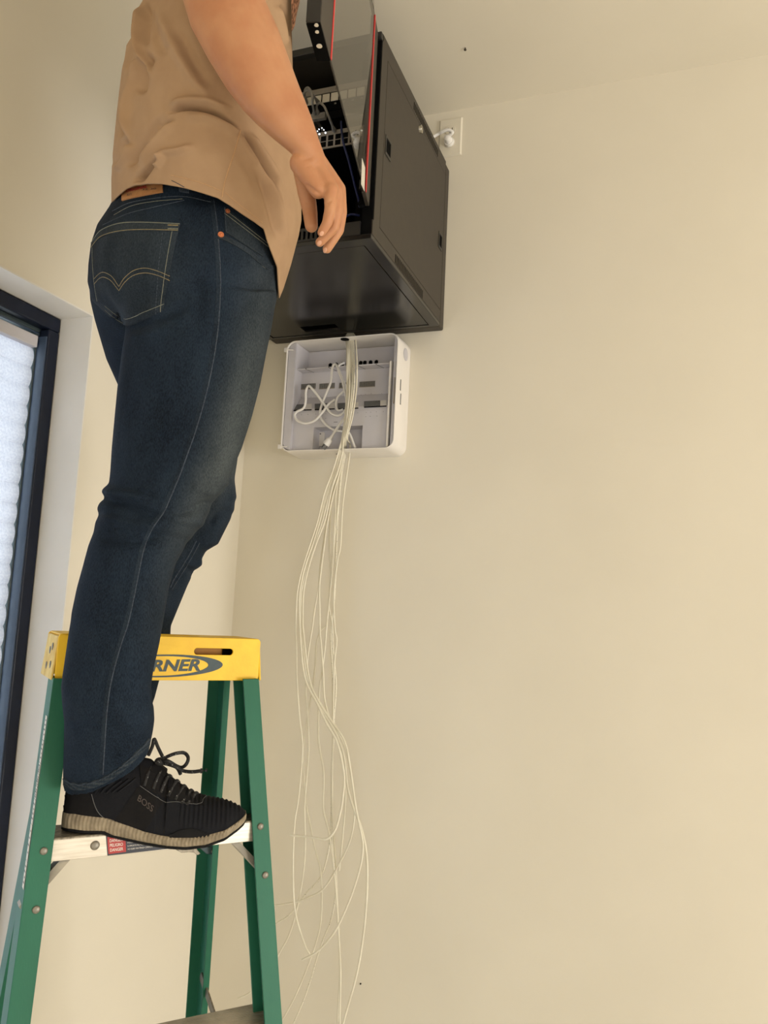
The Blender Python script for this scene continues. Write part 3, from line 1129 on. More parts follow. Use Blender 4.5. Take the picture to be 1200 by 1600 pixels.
# cable entry holes in the top and bottom, knock-outs and slots of the right side
c = onZ(537, 531, BZ1-0.009)
b = MB().cyl((c[0]+0.004, c[1], BZ1-0.0084), (c[0]+0.004, c[1], BZ1-0.0074), 0.014, seg=20)
b.build('cable_entry', M['void'], box)
c = onZ(532, 710, BZ0)
b = MB().cyl((c[0], c[1], BZ0-0.0006), (c[0], c[1], BZ0+0.001), 0.014, seg=20)
b.build('cable_entry', M['grille'], box)
for dz in (0.0, ):
    c = onX(634, 554, BX1)
    b = MB()
    pts = [(math.cos(a*math.pi/12)*0.020, math.sin(a*math.pi/12)*0.020) for a in range(24)]
    b.prism([(BX1-0.0006, c[1]+y, c[2]+z_) for y, z_ in pts], (0.0012, 0, 0))
    b.build('knockout', M['whitegrey'], box)
for ya, yb in ((593, 609), (615, 631)):
    A, B_ = onX(626.5, ya, BX1), onX(624.5, yb, BX1)
    b = MB().box((BX1-0.003, A[1]-0.0015, B_[2]), (BX1+0.0004, A[1]+0.0025, A[2]))
    b.build('latch_slot', M['grille'], box)
A, B_ = onY(621.5, 589, BF), onY(617.5, 630, BF)
MB().box((BX1-0.0115, BF+0.0006, B_[2]), (BX1-0.0085, BF+0.0045, A[2])).build('latch_slot', M['steelgrey'], box)
for px_, py_ in ((445, 547), (441, 698)):
    c = onY(px_, py_, BF)
    b = MB()
    b.box((BX0-0.004, BF-0.003, c[2]-0.007), (BX0+0.008, BF+0.003, c[2]+0.007))
    b.cyl((BX0+0.004, BF-0.002, c[2]), (BX0+0.026, BF+0.004, c[2]), 0.0022, seg=8)
    b.build('hinge_clip', M['white'], box, bevel=0.0008)

# power cord with a plug, coiled over the tray
CY = BF+0.004
P = catmull([onY(552, 640, CY), onY(541, 650, CY), onY(533, 660, CY-0.004), onY(524, 673, CY-0.006), onY(519, 681, CY-0.006)], 8)
pl_ = thing('appliance_lead', P[-1], 'white power cord with a three pin plug hanging loose in the enclosure', 'power cord')
MB().tube(P, 0.0042, 12).build('cord', M['cordw'], pl_, smooth=60)
d_ = onY(503, 704, CY-0.006)-P[-1]
d_ /= np.linalg.norm(d_)
b = MB()
b.tube([P[-1]-d_*0.004, P[-1]+d_*0.010, P[-1]+d_*0.014, P[-1]+d_*0.030, P[-1]+d_*0.034], [0.0045, 0.0058, 0.0105, 0.0115, 0.0105], 14)
b.build('plug', M['cordw'], pl_, smooth=50)
sd = np.cross(d_, (0, 1, 0))
sd /= np.linalg.norm(sd)
b = MB()
e = P[-1]+d_*0.0345
b.obox(e+sd*0.0062+d_*0.007, d_*0.007, sd*0.0009, (0, 0.003, 0))
b.obox(e-sd*0.0062+d_*0.007, d_*0.007, sd*0.0009, (0, 0.003, 0))
b.cyl(e-np.array([0, 0.006, 0]), e-np.array([0, 0.006, 0])+d_*0.015, 0.0022, seg=10)
b.build('pins', M['grille'], pl_)
P = catmull([onY(*q, CY+dy) for q, dy in (((555, 700), 0.02), ((545, 676), 0.016), ((535, 674), 0.012), ((520, 671), 0.01), ((506, 660), 0.01), ((500, 648), 0.008), ((503, 632), 0.004), ((511, 612), 0.002), ((517, 596), 0.002), ((519, 576), 0.006), ((524, 569), 0.008), ((532, 584), 0.004),
     ((537, 604), 0.0), ((541, 624), -0.002), ((540, 640), -0.004), ((530, 649), -0.004), ((518, 646), -0.004), ((508, 634), -0.004), ((498, 620), -0.004), ((488, 608), -0.004), ((482, 603), -0.002), ((478, 612), 0.0), ((477.5, 628), 0.0), ((474, 638), 0.0), ((463, 644), -0.002), ((461, 651), -0.002), ((466, 658), -0.004), ((478, 661.5), -0.006), ((492, 657), -0.006), ((504, 644), -0.006), ((513, 632), -0.002), ((523, 624), 0.008))], 8)
tag(MB().tube(P, 0.0038, 12).build('mains_cable', M['cordw'], smooth=60), 'long white cord coiled in loops over the grilles of the enclosure', 'cord')
P = catmull([onY(*q, CY+dy) for q, dy in (((538, 567), 0.03), ((531, 570), 0.02), ((528, 576), 0.01), ((533, 590), 0.006), ((540, 606), 0.006), ((528, 620), 0.006), ((525, 632), 0.008), ((528, 641), 0.008), ((536, 640), 0.006))], 8)
tag(MB().tube(P, 0.0036, 12).build('mains_cable', M['cordw'], smooth=60), 'short white cord curling from the enclosure jacks behind the cable bundle', 'cord')

# ================================================================== CABLES HANGING OUT OF THE ENCLOSURE
M['cable_print'] = mat('cream_cable_with_print', S(224, 218, 198), 0.45, col2=S(70, 66, 58), scale=420, detail=1, lo=0.68, hi=0.70)
top0 = (546, 519)


def hang(label, pts, yd, r=0.0031, m='cable', off=(0, 0), tip=None):
    k = len([q for q in bpy.data.objects if q.name.startswith('network_cable')])
    off = (off[0]*0.95, (k*5 % 4)*0.0075-0.006)
    """pts: pixels down the wall; yd: gap to the wall for the first and last point"""
    n = len(pts)
    head = [(547+off[0]*0.3, 519, BF+0.075), (546.5+off[0], 527, BF+0.045), (548+off[0], 545, BF+0.005), (548.5+off[0]*1.1, 575, BF-0.006-abs(off[0])*0.0015),
            (548+off[0], 610, BF-0.010-off[1]), (544+off[0]*0.8, 650, BF-0.012-off[1]), (538+off[0]*0.55, 684, BF-0.012-off[1])]
    P = [onY(x, y, Y) for x, y, Y in head]
    for i, (x, y) in enumerate(pts):
        g = yd[0]+(yd[1]-yd[0])*i/max(n-1, 1)
        P.append(onY(x, y, YB-g))
    C = catmull(P, 7)
    o = MB().tube(C, r*1.08, 8).build('network_cable', M[m], smooth=60)
    tag(o, label, 'cable', 'cream cables hanging from the enclosure')
    return o


hang('cream cable whose cut end curls left, ending short of the ladder leg',
     [(531, 706), (522.5, 735), (511, 765), (500, 812), (489, 849), (476, 887), (468.5, 924), (468, 962), (469, 988), (473, 1040), (480, 1070), (496, 1100), (510, 1130), (526, 1158), (535, 1194), (538, 1220), (535, 1250), (532, 1268), (524, 1296), (510, 1311), (488, 1308.5), (454, 1305)], (0.10, 0.22), 0.0031, off=(-5, 0.006))
hang('rightmost cream cable, bowing far right before reaching the floor',
     [(533, 706), (526, 735), (516, 765), (504, 812), (492, 849), (480, 887), (471, 924), (470.5, 962), (472, 988), (477, 1045), (486, 1076), (500, 1106), (521, 1140), (537, 1180), (543, 1230), (553, 1265), (564, 1292), (572, 1330), (574, 1375), (571, 1431), (564, 1487), (555, 1532), (540, 1585), (526, 1640), (515, 1700)], (0.095, 0.16), 0.0030, off=(-3, 0.002))
hang('cream cable sweeping right, then back left behind the green ladder leg',
     [(533, 706), (524, 735), (513, 765), (502, 812), (490.5, 849), (478, 887), (474, 924), (471, 962), (471, 988), (480, 1060), (500, 1098), (520, 1130), (540, 1170), (549, 1215), (554, 1254), (553, 1285), (546, 1316), (532, 1346), (506, 1388), (480, 1403), (460, 1410), (425, 1416)], (0.085, 0.13), 0.0027, off=(-4, -0.002))
hang('cream cable crossing down left from the right bow, with printed tip',
     [(535, 706), (528, 735), (518, 765), (508, 812), (494, 849), (482, 887), (474.5, 924), (473, 962), (474, 988), (483, 1060), (498, 1096), (519, 1128), (539, 1160), (548, 1205), (556, 1262), (565, 1305), (567, 1325), (563, 1354), (548, 1402), (528, 1447), (512, 1470), (494, 1488), (472, 1500)], (0.11, 0.17), 0.0029, 'cable', off=(-2, 0.004))
hang('cream cable running down the middle, straight until it joins the crossing',
     [(537, 706), (530, 740), (520, 775), (511, 820), (507, 850), (502, 887), (499, 920), (499.5, 952), (500, 988), (502, 1010), (505, 1050), (507, 1090), (515, 1122), (527, 1150), (532, 1170), (536, 1200), (540, 1240), (536, 1300), (530, 1360)], (0.08, 0.10), 0.0027, off=(0, 0))
hang('cream cable drifting left, ending in a bare tip between the ladder legs',
     [(536, 706), (529, 740), (519, 775), (510, 822), (505, 852), (500, 890), (498, 918), (492, 950), (488, 980), (480.5, 1030), (478, 1080), (481, 1120), (482.5, 1170), (479, 1220), (476, 1262), (477, 1319), (474, 1364), (464, 1420), (452, 1460), (440, 1483), (418, 1521), (393, 1549), (372, 1560.5)], (0.07, 0.13), 0.0026, off=(1, 0))
hang('leftmost cream cable beside the yellow ladder top, ending in a diagonal tip',
     [(529, 706), (519, 738), (507, 770), (496, 815), (484, 852), (472, 890), (465, 922), (463, 950), (462.5, 988), (463.5, 1010), (464, 1060), (468, 1120), (472.5, 1160), (471, 1200), (466, 1250), (460.5, 1285), (458, 1341), (459, 1402), (464, 1438), (476, 1476), (484, 1491)], (0.12, 0.18), 0.0026, off=(-6, 0.004))
hang('cream cable falling straight down the centre, longest of the bundle',
     [(538, 706), (531, 735), (524.5, 775), (524, 800), (522, 836), (519.5, 887), (516, 924), (512, 962), (510, 985), (508, 1010), (504.5, 1040), (500, 1072), (498, 1110), (498, 1160), (505, 1200), (506, 1225), (505, 1250), (506, 1270), (514, 1301), (519, 1337), (523.5, 1375), (526, 1409), (528, 1442), (530, 1476), (532, 1521), (531, 1577), (530, 1640), (529, 1700)], (0.07, 0.12), 0.0027, off=(2, 0))
hang('cream cable with black print, curving down left near the bottom',
     [(539, 706), (533, 735), (529, 780), (525, 821), (520, 868), (519, 896), (514, 943), (519, 975), (520, 1010), (523, 1040), (525, 1076), (522, 1120), (521, 1160), (519, 1190), (518, 1260), (519, 1319), (522, 1357), (525, 1393), (517, 1438), (506, 1465), (494, 1501), (485, 1532), (473, 1566), (459, 1598), (446, 1625)], (0.06, 0.09), 0.0026, 'cable_print', off=(3, 0))
hang('cream cable set apart at right of the bundle, printed at its lower end',
     [(547, 694), (546, 712), (544, 727), (538, 768), (534.5, 802), (532, 853), (528, 872), (523.5, 906), (521.5, 943), (523.5, 985), (526, 1000), (523, 1030), (521.5, 1060), (520.5, 1120), (519.5, 1180), (519, 1220), (520, 1290), (524, 1340), (525.5, 1372), (527, 1410), (529.5, 1460), (531.5, 1521), (528.5, 1570), (527, 1640), (526, 1700)], (0.075, 0.10), 0.0025, 'cable', off=(9, 0))
hang('thin cream cable weaving left through the bundle down to the ladder foot',
     [(534, 706), (527, 738), (519, 772), (515, 836), (516, 900), (514, 945), (510, 975), (500, 987), (494, 1010), (492.5, 1040), (488, 1080), (485, 1094), (479, 1130), (476, 1150), (473.5, 1180), (476, 1230), (478.5, 1258), (485, 1290), (492, 1325), (500, 1357), (503, 1397), (501, 1442), (494, 1472), (485, 1499), (467, 1544), (449, 1580), (430, 1612)], (0.06, 0.10), 0.0025, off=(4, 0))
hang('cream cable with black print, bending left behind the ladder low down',
     [(540, 706), (534, 740), (529, 790), (526, 850), (523, 930), (517, 990), (520, 1060), (520, 1130), (519.5, 1200), (518, 1270), (514, 1325), (503, 1366), (490, 1384), (478, 1396), (455, 1427), (435, 1441), (415, 1452)], (0.05, 0.06), 0.0025, 'cable_print', off=(5, 0))
# ================================================================== STEPLADDER
M['yellow'] = mat('yellow_ladder_cap', S(240, 196, 34), 0.5, col2=S(228, 180, 26), scale=18, bump=0.1, bscale=200)
M['yellow_in'] = mat('yellow_cap_shaded', S(176, 120, 24), 0.6, col2=S(160, 106, 20), scale=20)  # the cap's yellow, darkened to paint the shade inside it
M['yellow_worn'] = mat('worn_cap_end', S(226, 200, 116), 0.6, col2=S(206, 170, 74), scale=35, bump=0.15, bscale=120)
M['green'] = mat('green_fibreglass', S(34, 101, 77), 0.5, col2=S(29, 92, 69), scale=12, stretch=(1, 1, 0.15), bump=0.08, bscale=500, spec=0.35)
M['logo'] = mat('dark_green_ink', S(44, 62, 66), 0.5, col2=S(52, 68, 70), scale=160)
M['label_red'] = mat('red_label_ink', S(176, 52, 48), 0.45, col2=S(164, 44, 42), scale=120)
M['label_dark'] = mat('dark_label_ink', S(42, 46, 56), 0.45, col2=S(48, 52, 62), scale=120)
M['label_white'] = mat('white_label_ink', S(226, 220, 208), 0.5, col2=S(218, 212, 200), scale=120)
LTH = 0.8687
ld_ = np.array([math.cos(LTH), math.sin(LTH), 0])
ln_ = np.array([math.sin(LTH), -math.cos(LTH), 0])
LP0 = np.array([-0.9369, 1.0521, HC-0.0514])
LL, LH, LW = 0.3471, 0.0745, 0.125
LA = 0.1952


def lp(s, t_, dz):
    return LP0+ld_*s+ln_*t_-Z_*dz


LDZ = LP0[2]
lc = lp(LL/2, -LW/2, LDZ)
lad = thing('stepladder', lc, 'green fibreglass stepladder with yellow top under the standing man', 'ladder')

# yellow top: hollow moulding with a slot in its front and a tool well in its top
cap_top = MB()
ro = rrect(LL-0.006, LW-0.006, 0.008, 6)
ri = rrect(0.150, 0.052, 0.025, 6)
cx_ = LL*0.50
cap_top.ring([lp(LL/2+x, -LW/2+y, 0.0) for x, y in ro], [lp(cx_+x, -LW/2+0.004+y, 0.0) for x, y in ri], (0, 0, -0.004))
cap_top.add([lp(cx_+x, -LW/2+0.004+y, 0.013) for x, y in rrect(0.156, 0.058, 0.027, 6)], [tuple(range(28))])
lcap = cap_top.build('ladder_top', M['yellow'], lad, bevel=0.0012)
ny_ = rrect(1, 1, 0.1, 6)
s0_, s1_ = None, None


def front_s(px_, py_):
    q = onplane(px_, py_, LP0, ln_)
    return float(np.dot(q-LP0, ld_)), float(LP0[2]-q[2])


sa, za = front_s(303.5, 1018.5)
sb, zb_ = front_s(364, 1018)
hs_ = 0.0057
slot = [((sa+sb)/2+x, (za+zb_)/2-y) for x, y in rrect(sb-sa, hs_*2, hs_*0.98, 6)]
outer = [(LL/2+x, LH/2-y) for x, y in rrect(LL, LH, 0.007, 6)]
b = MB()
b.ring([lp(s, 0, z_) for s, z_ in outer], [lp(s, 0, z_) for s, z_ in slot], -ln_*0.004)
b.build('front_face', M['yellow'], lcap, bevel=0.0012)
b = MB()
b.prism([lp(s, -LW+0.004, z_) for s, z_ in outer], -ln_*0.004)
b.build('back_face', M['yellow'], lcap, bevel=0.0012)
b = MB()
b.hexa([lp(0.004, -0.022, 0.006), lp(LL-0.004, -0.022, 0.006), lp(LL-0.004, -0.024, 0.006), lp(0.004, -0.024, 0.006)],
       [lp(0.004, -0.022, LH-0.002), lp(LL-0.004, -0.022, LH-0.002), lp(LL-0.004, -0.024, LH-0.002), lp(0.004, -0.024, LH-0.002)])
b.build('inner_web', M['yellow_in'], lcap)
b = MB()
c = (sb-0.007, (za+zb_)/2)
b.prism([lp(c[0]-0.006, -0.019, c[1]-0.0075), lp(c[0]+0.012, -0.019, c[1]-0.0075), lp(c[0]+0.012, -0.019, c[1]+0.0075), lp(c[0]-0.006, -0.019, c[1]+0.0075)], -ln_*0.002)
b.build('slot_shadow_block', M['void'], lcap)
for s_, nm in ((0.0, 'end_face'), (LL, 'end_face')):
    sg = -1 if s_ == 0 else 1
    fl = 0.006*sg                      # the ends flare outwards a little
    e = [(s_, -0.003, 0.004), (s_, -LW+0.003, 0.004), (s_+fl, -LW+0.001, LH), (s_+fl, -0.001, LH)]
    b = MB()
    b.prism([lp(*q) for q in e], ld_*(-0.004*sg))
    o = b.build(nm, M['yellow_worn'] if sg < 0 else M['yellow'], lcap, bevel=0.002)
    if sg < 0:
        for tt, zz in ((-0.040, 0.023), (-0.062, 0.030), (-0.030, 0.052), (-0.072, 0.056)):
            b = MB()
            cc = lp(s_+fl*zz/LH-0.0006, tt, zz)
            b.cyl(cc, cc+ld_*0.001, 0.0062, seg=16)
            b.build('bolt_hole', M['grille'], o)
b = MB()
for tt in (-0.0,):
    b.ring([lp(LL/2+x, -LW/2+y, 0.0042) for x, y in rrect(LL-0.001, LW-0.001, 0.008, 6)], [lp(LL/2+x, -LW/2+y, 0.0042) for x, y in rrect(LL-0.012, LW-0.012, 0.006, 6)], (0, 0, -0.004))
b.build('top_rim', M['yellow'], lcap, bevel=0.0015)
# printing on the front face: lettering inside an oval with a thick right horn
pq = lambda x, y: onplane(x, y, LP0+ln_*0.0005, ln_)
b = MB()
oo, ii = [], []
for k in range(72):
    a = 2*math.pi*k/72
    oo.append(pq(254+94*math.cos(a), 1040.5-0.02*94*math.cos(a)+17.8*math.sin(a)))
    ii.append(pq(249.5+76*math.cos(a), 1040.6-0.02*76*math.cos(a)+15.4*math.sin(a)))
b.ring(oo, ii, ln_*0.0003)
b.build('oval_print', M['logo'], lcap, fix=False)


def text_px(name, body, px0, py0, wx, wy, hx_, hy_, fn, m, parent, shear=0.0, bold=0.0, lift=None):
    """lettering mapped to pixels: origin, width vector, height vector; fn puts a pixel on its surface"""
    P, fs = text_pts(body, shear, bold)
    wmax = P[:, 0].max()
    V = [fn(px0+p[0]/wmax*wx+p[1]*hx_, py0+p[0]/wmax*wy+p[1]*hy_) for p in P]
    ok = [v is not None for v in V]
    fs = [f for f in fs if all(ok[i] for i in f)]
    V = [v if v is not None else np.zeros(3) for v in V]
    used = sorted({i for f in fs for i in f})
    if not used:
        return None
    re = {i: k for k, i in enumerate(used)}
    b_ = MB()
    b_.add([V[i] for i in used], [tuple(re[i] for i in f) for f in fs])
    return b_.build(name, m, parent, fix=False)


pq2 = lambda x, y: onplane(x, y, LP0+ln_*0.0008, ln_)
text_px('lettering', 'WERNER', 192, 1050.5, 121, -2.2, 0.0, -18.5, pq2, M['logo'], lcap, 0.25, 0.034)


# rails: C channels opening inwards
def channel(side, s_top, spread, t0, lean, fl, web, th, z0, z1, name, m, fb_=None):
    fb_ = fb_ or fl
    prof = [(0, 0), (fl, 0), (fl, th), (th, th), (th, web-th), (fb_, web-th), (fb_, web), (0, web)]
    rings = []
    for dz in (z0, z1):
        r = []
        for si, ti in prof:
            s = (-spread*dz+s_top+si) if side == 0 else (LL-s_top+spread*dz-si)
            r.append(lp(s, t0+lean*dz-ti, dz))
        rings.append(r)
    b_ = MB()
    b_.loft(rings)
    return b_.build(name, m, lad, bevel=0.0009)


FZ = LDZ-0.004
railL = channel(0, 0.001, 0.0640, 0.000, LA, 0.032, 0.056, 0.004, LH-0.004, FZ, 'front_rail', M['green'])
railR = channel(1, 0.009, 0.0705, 0.000, LA, 0.030, 0.056, 0.004, LH-0.004, FZ, 'front_rail', M['green'])
rearL = channel(0, 0.026, 0.0620, -0.064, -0.172, 0.012, 0.060, 0.004, LH-0.02, FZ, 'rear_rail', M['green'], 0.024)
rearR = channel(1, 0.030, 0.0620, -0.064, -0.172, 0.012, 0.060, 0.004, LH-0.02, FZ, 'rear_rail', M['green'], 0.024)
for r_, side, st, sp in ((railL, 0, 0.001, 0.064), (railR, 1, 0.009, 0.0705)):
    b = MB()
    s = st-sp*FZ+0.012 if side == 0 else LL-st+sp*FZ-0.012
    c = lp(s, LA*FZ-0.028, FZ)
    b.obox(c+Z_*0.018, ld_*0.02, ln_*0.036, Z_*0.022)
    tag(b.build('rubber_foot', M['void'], r_, bevel=0.004), 'black rubber foot')


def inner_s(side, dz, inset=0.0045):
    return (0.001-0.064*dz+inset) if side == 0 else (LL-0.009+0.0705*dz-inset)


# aluminium steps
M['alu_brace'] = mat('dull_aluminium', S(188, 182, 168), 0.5, 0.4, col2=S(160, 154, 142), scale=25)
M['tread'] = mat('ribbed_worn_tread', S(186, 178, 162), 0.5, 0.5, col2=S(132, 126, 112), scale=14, stretch=(1, 1, 1), bump=0.25, bscale=60)
steps = []
for k, dz in enumerate((0.305, 0.610, 0.915, 1.22, 1.525)):
    t_f = LA*dz-0.0045
    sL, sR = inner_s(0, dz), inner_s(1, dz)
    b = MB()
    b.hexa([lp(sL, t_f, dz+0.034), lp(sR, t_f, dz+0.034), lp(sR, t_f-0.003, dz+0.034), lp(sL, t_f-0.003, dz+0.034)],
           [lp(sL, t_f, dz+0.0022), lp(sR, t_f, dz+0.0022), lp(sR, t_f-0.003, dz+0.0022), lp(sL, t_f-0.003, dz+0.0022)])
    st_ = b.build('step', M['alu'] if k == 0 else M['alu_worn'], lad, bevel=0.0008)
    b = MB()
    prof = [(0.0, 0.0015)]
    nr = 15
    for q in range(nr):
        a0 = q*0.078/nr
        prof += [(a0+0.0008, 0.0), (a0+0.0034, 0.0), (a0+0.0038, 0.0012), (a0+0.0049, 0.0012)]
    prof += [(0.078, 0.0015), (0.078, 0.004), (0.0, 0.004)]
    rings = [[lp(s, t_f-a, dz+zz) for a, zz in prof] for s in (sL, sR)]
    b.loft(rings)
    b.build('tread', M['tread'] if k else M['alu_worn'], st_)
    b = MB()
    b.hexa([lp(sL, t_f-0.075, dz+0.030), lp(sR, t_f-0.075, dz+0.030), lp(sR, t_f-0.078, dz+0.030), lp(sL, t_f-0.078, dz+0.030)],
           [lp(sL, t_f-0.075, dz+0.0042), lp(sR, t_f-0.075, dz+0.0042), lp(sR, t_f-0.078, dz+0.0042), lp(sL, t_f-0.078, dz+0.0042)])
    b.build('back_lip', M['alu_worn'], st_)
    steps.append(st_)
    if k < 2:
        for side in (0, 1):
            s_in, s_out = (sL+0.078, inner_s(0, dz+0.095)) if side == 0 else (sR-0.078, inner_s(1, dz+0.095))
            a_, e_ = lp(s_in, t_f-0.028, dz+0.012), lp(s_out, LA*(dz+0.095)-0.026, dz+0.098)
            ax = (e_-a_)
            L_ = np.linalg.norm(ax)
            ax /= L_
            up_ = np.cross(ax, ln_)
            b = MB()
            pr = [(-0.016, 0.0), (-0.011, 0.0065), (0.011, 0.0065), (0.016, 0.0), (0.0130, 0.0), (0.009, 0.0040), (-0.009, 0.0040), (-0.0130, 0.0)]
            rings = [[p+ln_*x+up_*(y if np.dot(up_, Z_) > 0 else -y)*1.6 for x, y in pr] for p in (a_, a_+ax*L_*0.5, e_)]
            b.loft(rings)
            b.build('brace', M['alu_brace'], lad, smooth=30)

# rivets on the front flanges and on the first step
def rivet(px_, py_, p, n_, parent, r=0.0058):
    c_ = onplane(px_, py_, p, n_)
    b_ = MB()
    b_.ellipsoid(c_, ld_*r, Z_*r, ln_*r*0.55, 16, 8)
    return b_.build('rivet', M['rivet'], parent, smooth=180)


fn_ = np.cross(ld_, -Z_*1.0+ln_*LA)
fn_ /= np.linalg.norm(fn_)
for (x, y) in ((68.5, 1330), (56.5, 1421.5)):
    rivet(x, y, LP0+fn_*0.0005*np.sign(np.dot(fn_, ln_)), fn_, railL)
for (x, y) in ((407, 1291.5), (414.5, 1367.5)):
    rivet(x, y, LP0+fn_*0.0005*np.sign(np.dot(fn_, ln_)), fn_, railR)
sf = LP0+ln_*(LA*0.305-0.0045)
rivet(148.5, 1321, sf, ln_, steps[0], 0.0072)

# warning label on the step: red block and dark block with white printing
sq = lambda e: (lambda x, y: onplane(x, y, sf+ln_*e, ln_))
b = MB()
b.prism([sq(0.0003)(x, y) for x, y in ((165.5, 1306), (168, 1337), (300, 1322), (300, 1295))], ln_*0.0003)
lab = b.build('warning_label', M['label_dark'], steps[0])
b = MB()
b.prism([sq(0.0007)(x, y) for x, y in ((167.5, 1308), (169.5, 1334.5), (197, 1331), (195.5, 1303))], ln_*0.0002)
b.build('label_field', M['label_red'], lab)
for k, wd in enumerate(('DANGER', 'PELIGRO', 'DANGER')):
    text_px('lettering', wd, 171.3+k*0.35, 1316.3+k*7.3, 20.5, -2.2, 0.0, -5.0, sq(0.0011), M['label_white'], lab, 0, 0.012)
for k, wd in enumerate(('ELECTROCUTION HAZARD', 'POUR PODER SUBIR AQUI', 'N IMPORTE PAS MONTER ICI NO', 'NO SUBIR MANTENGA CERRADO')):
    text_px('lettering', wd, 199+k*0.2, 1313.5+k*4.9, 39, -4.2, 0.0, -2.6, sq(0.0009), M['label_white'], lab, 0, 0.0)

# strip of white labels down the outside of the left rail
b = MB()
def rail_out(dz, ti, e=0.0006):
    return lp(0.001-0.064*dz-e, LA*dz-ti, dz)
lb = None
cuts = [0.128, 0.165, 0.198, 0.214, 0.232, 0.250, 0.285, 0.335, 0.372]
for k in range(len(cuts)-1):
    b = MB()
    za_, zb2 = cuts[k]+0.0006, cuts[k+1]-0.0006
    b.prism([rail_out(za_, 0.006), rail_out(za_, 0.022), rail_out(zb2, 0.022), rail_out(zb2, 0.006)], -ld_*0.0004)
    o = b.build('rail_label', M['sticker'] if k in (1, 3, 5, 6) else M['label_white'], railL)
    b = MB()
    for q in range(4):
        f_ = za_+(zb2-za_)*(q+0.7)/5
        b.prism([rail_out(f_, 0.008, 0.0012), rail_out(f_, 0.014+0.006*((q*7+k) % 3)/2, 0.0012), rail_out(f_+0.0022, 0.014+0.006*((q*7+k) % 3)/2, 0.0012), rail_out(f_+0.0022, 0.008, 0.0012)], -ld_*0.0002)
    b.build('print_line', M['grille'], o)

# rear horizontals and spreader
for dz in (0.352, 0.80, 1.12, 1.42, 1.65):
    tt = -0.080-0.172*dz-0.010
    s0_, s1_ = 0.026-0.062*dz+0.005, LL-0.030+0.062*dz-0.005
    b = MB()
    pr = [(0.0, 0.0), (0.0, 0.020), (0.003, 0.020), (0.003, 0.004), (0.022, 0.004), (0.022, 0.0)]
    b.loft([[lp(s, tt-a, dz+zz) for a, zz in pr] for s in (s0_, s1_)])
    b.build('rear_horizontal', M['green'] if dz < 0.5 else M['alu_worn'], lad, bevel=0.0008)
p0_ = onplane(330, 1331, lp(LL, -0.080-0.172*0.4+0.003, 0), ln_)
b = MB()
q_ = [onplane(x, y, p0_, ln_) for x, y in ((312, 1325), (338, 1322), (338, 1331), (334, 1335.5), (323, 1334.5))]
b.prism(q_, -ln_*0.004)
b.build('bracket', M['logo'], lad, bevel=0.0006)
rivet(332.5, 1330, p0_, ln_, lad, 0.0035)
for side in (0, 1):
    dz = 0.62
    sF = inner_s(side, dz, 0.012)
    sB = 0.026-0.062*0.66+0.01 if side == 0 else LL-0.030+0.062*0.66-0.006
    a_, e_ = lp(sB, -0.080-0.172*0.66-0.02, 0.66), lp(sF, LA*0.84-0.03, 0.84)
    ax = (e_-a_)/np.linalg.norm(e_-a_)
    b = MB().obox((a_+e_)/2, ax*np.linalg.norm(e_-a_)/2, np.cross(ax, ld_)*0.008, ld_*0.0015)
    b.build('spreader', M['alu_worn'], lad)
# torn scrap of tape under the front lip of the step
b = MB()
q_ = [sq(0.001)(x, y) for x, y in ((272, 1326), (284, 1324.5), (297, 1327), (305, 1325), (308, 1328), (313, 1333.5), (308, 1336), (302, 1331.5), (294, 1331), (283, 1332))]
b.prism(q_, ln_*0.002)
b.build('torn_tape', M['alu_worn'], steps[0], bevel=0.0006)
# ================================================================== THE MAN ON THE LADDER
def skin_mat(name, col, col2, hair=False):
    m = mat(name, col, 0.48, col2=col2, scale=22, bump=0.15, bscale=420, dist=0.0006, spec=0.4)
    b_ = m.node_tree.nodes['Principled BSDF']
    b_.inputs['Subsurface Weight'].default_value = 0.12
    b_.inputs['Subsurface Radius'].default_value = (0.012, 0.005, 0.003)
    b_.inputs['Subsurface Scale'].default_value = 0.5
    return m


M['skin'] = skin_mat('skin', S(184, 132, 94), S(174, 118, 82))
M['skin_hairy'] = mat('hairy_skin', S(196, 140, 108), 0.6, col2=S(104, 66, 46), scale=230, detail=3, lo=0.42, hi=0.60, stretch=(1, 1, 0.5))
M['nail'] = mat('fingernail', S(212, 162, 132), 0.3, col2=S(208, 156, 128), scale=40)
M['hair'] = mat('dark_brown_hair', S(58, 40, 28), 0.6, col2=S(78, 56, 40), scale=90)
M['shirt'] = mat('tan_cotton', S(168, 138, 107), 0.85, col2=S(162, 132, 102), scale=30, bump=0.12, bscale=900, dist=0.0005, spec=0.2)
M['thread_tan'] = mat('tan_thread', S(190, 152, 110), 0.8, col2=S(180, 142, 102), scale=200)
M['copper'] = mat('copper_rivet', S(222, 140, 96), 0.35, 0.5, col2=S(206, 122, 82), scale=200)
M['leather'] = mat('tan_leather_patch', S(190, 136, 84), 0.6, col2=S(176, 122, 74), scale=90, bump=0.1, bscale=500)
M['thread'] = mat('grey_green_thread', S(132, 132, 112), 0.8, col2=S(104, 108, 98), scale=300)
M['thread_gold'] = mat('gold_thread', S(148, 130, 86), 0.8, col2=S(112, 104, 80), scale=300)
M['thread_blue'] = mat('pale_blue_thread', S(60, 70, 82), 0.85, col2=S(32, 40, 52), scale=300)
M['shoe'] = mat('black_knit', S(19, 20, 24), 0.75, col2=S(24, 25, 29), scale=500, bump=0.25, bscale=1200, dist=0.0006)
M['shoe'].node_tree.nodes['Principled BSDF'].inputs['Specular IOR Level'].default_value = 0.15
M['shoe2'] = mat('black_suede', S(22, 21, 22), 0.85, spec=0.15, col2=S(26, 25, 25), scale=200, bump=0.2, bscale=900, dist=0.0004)
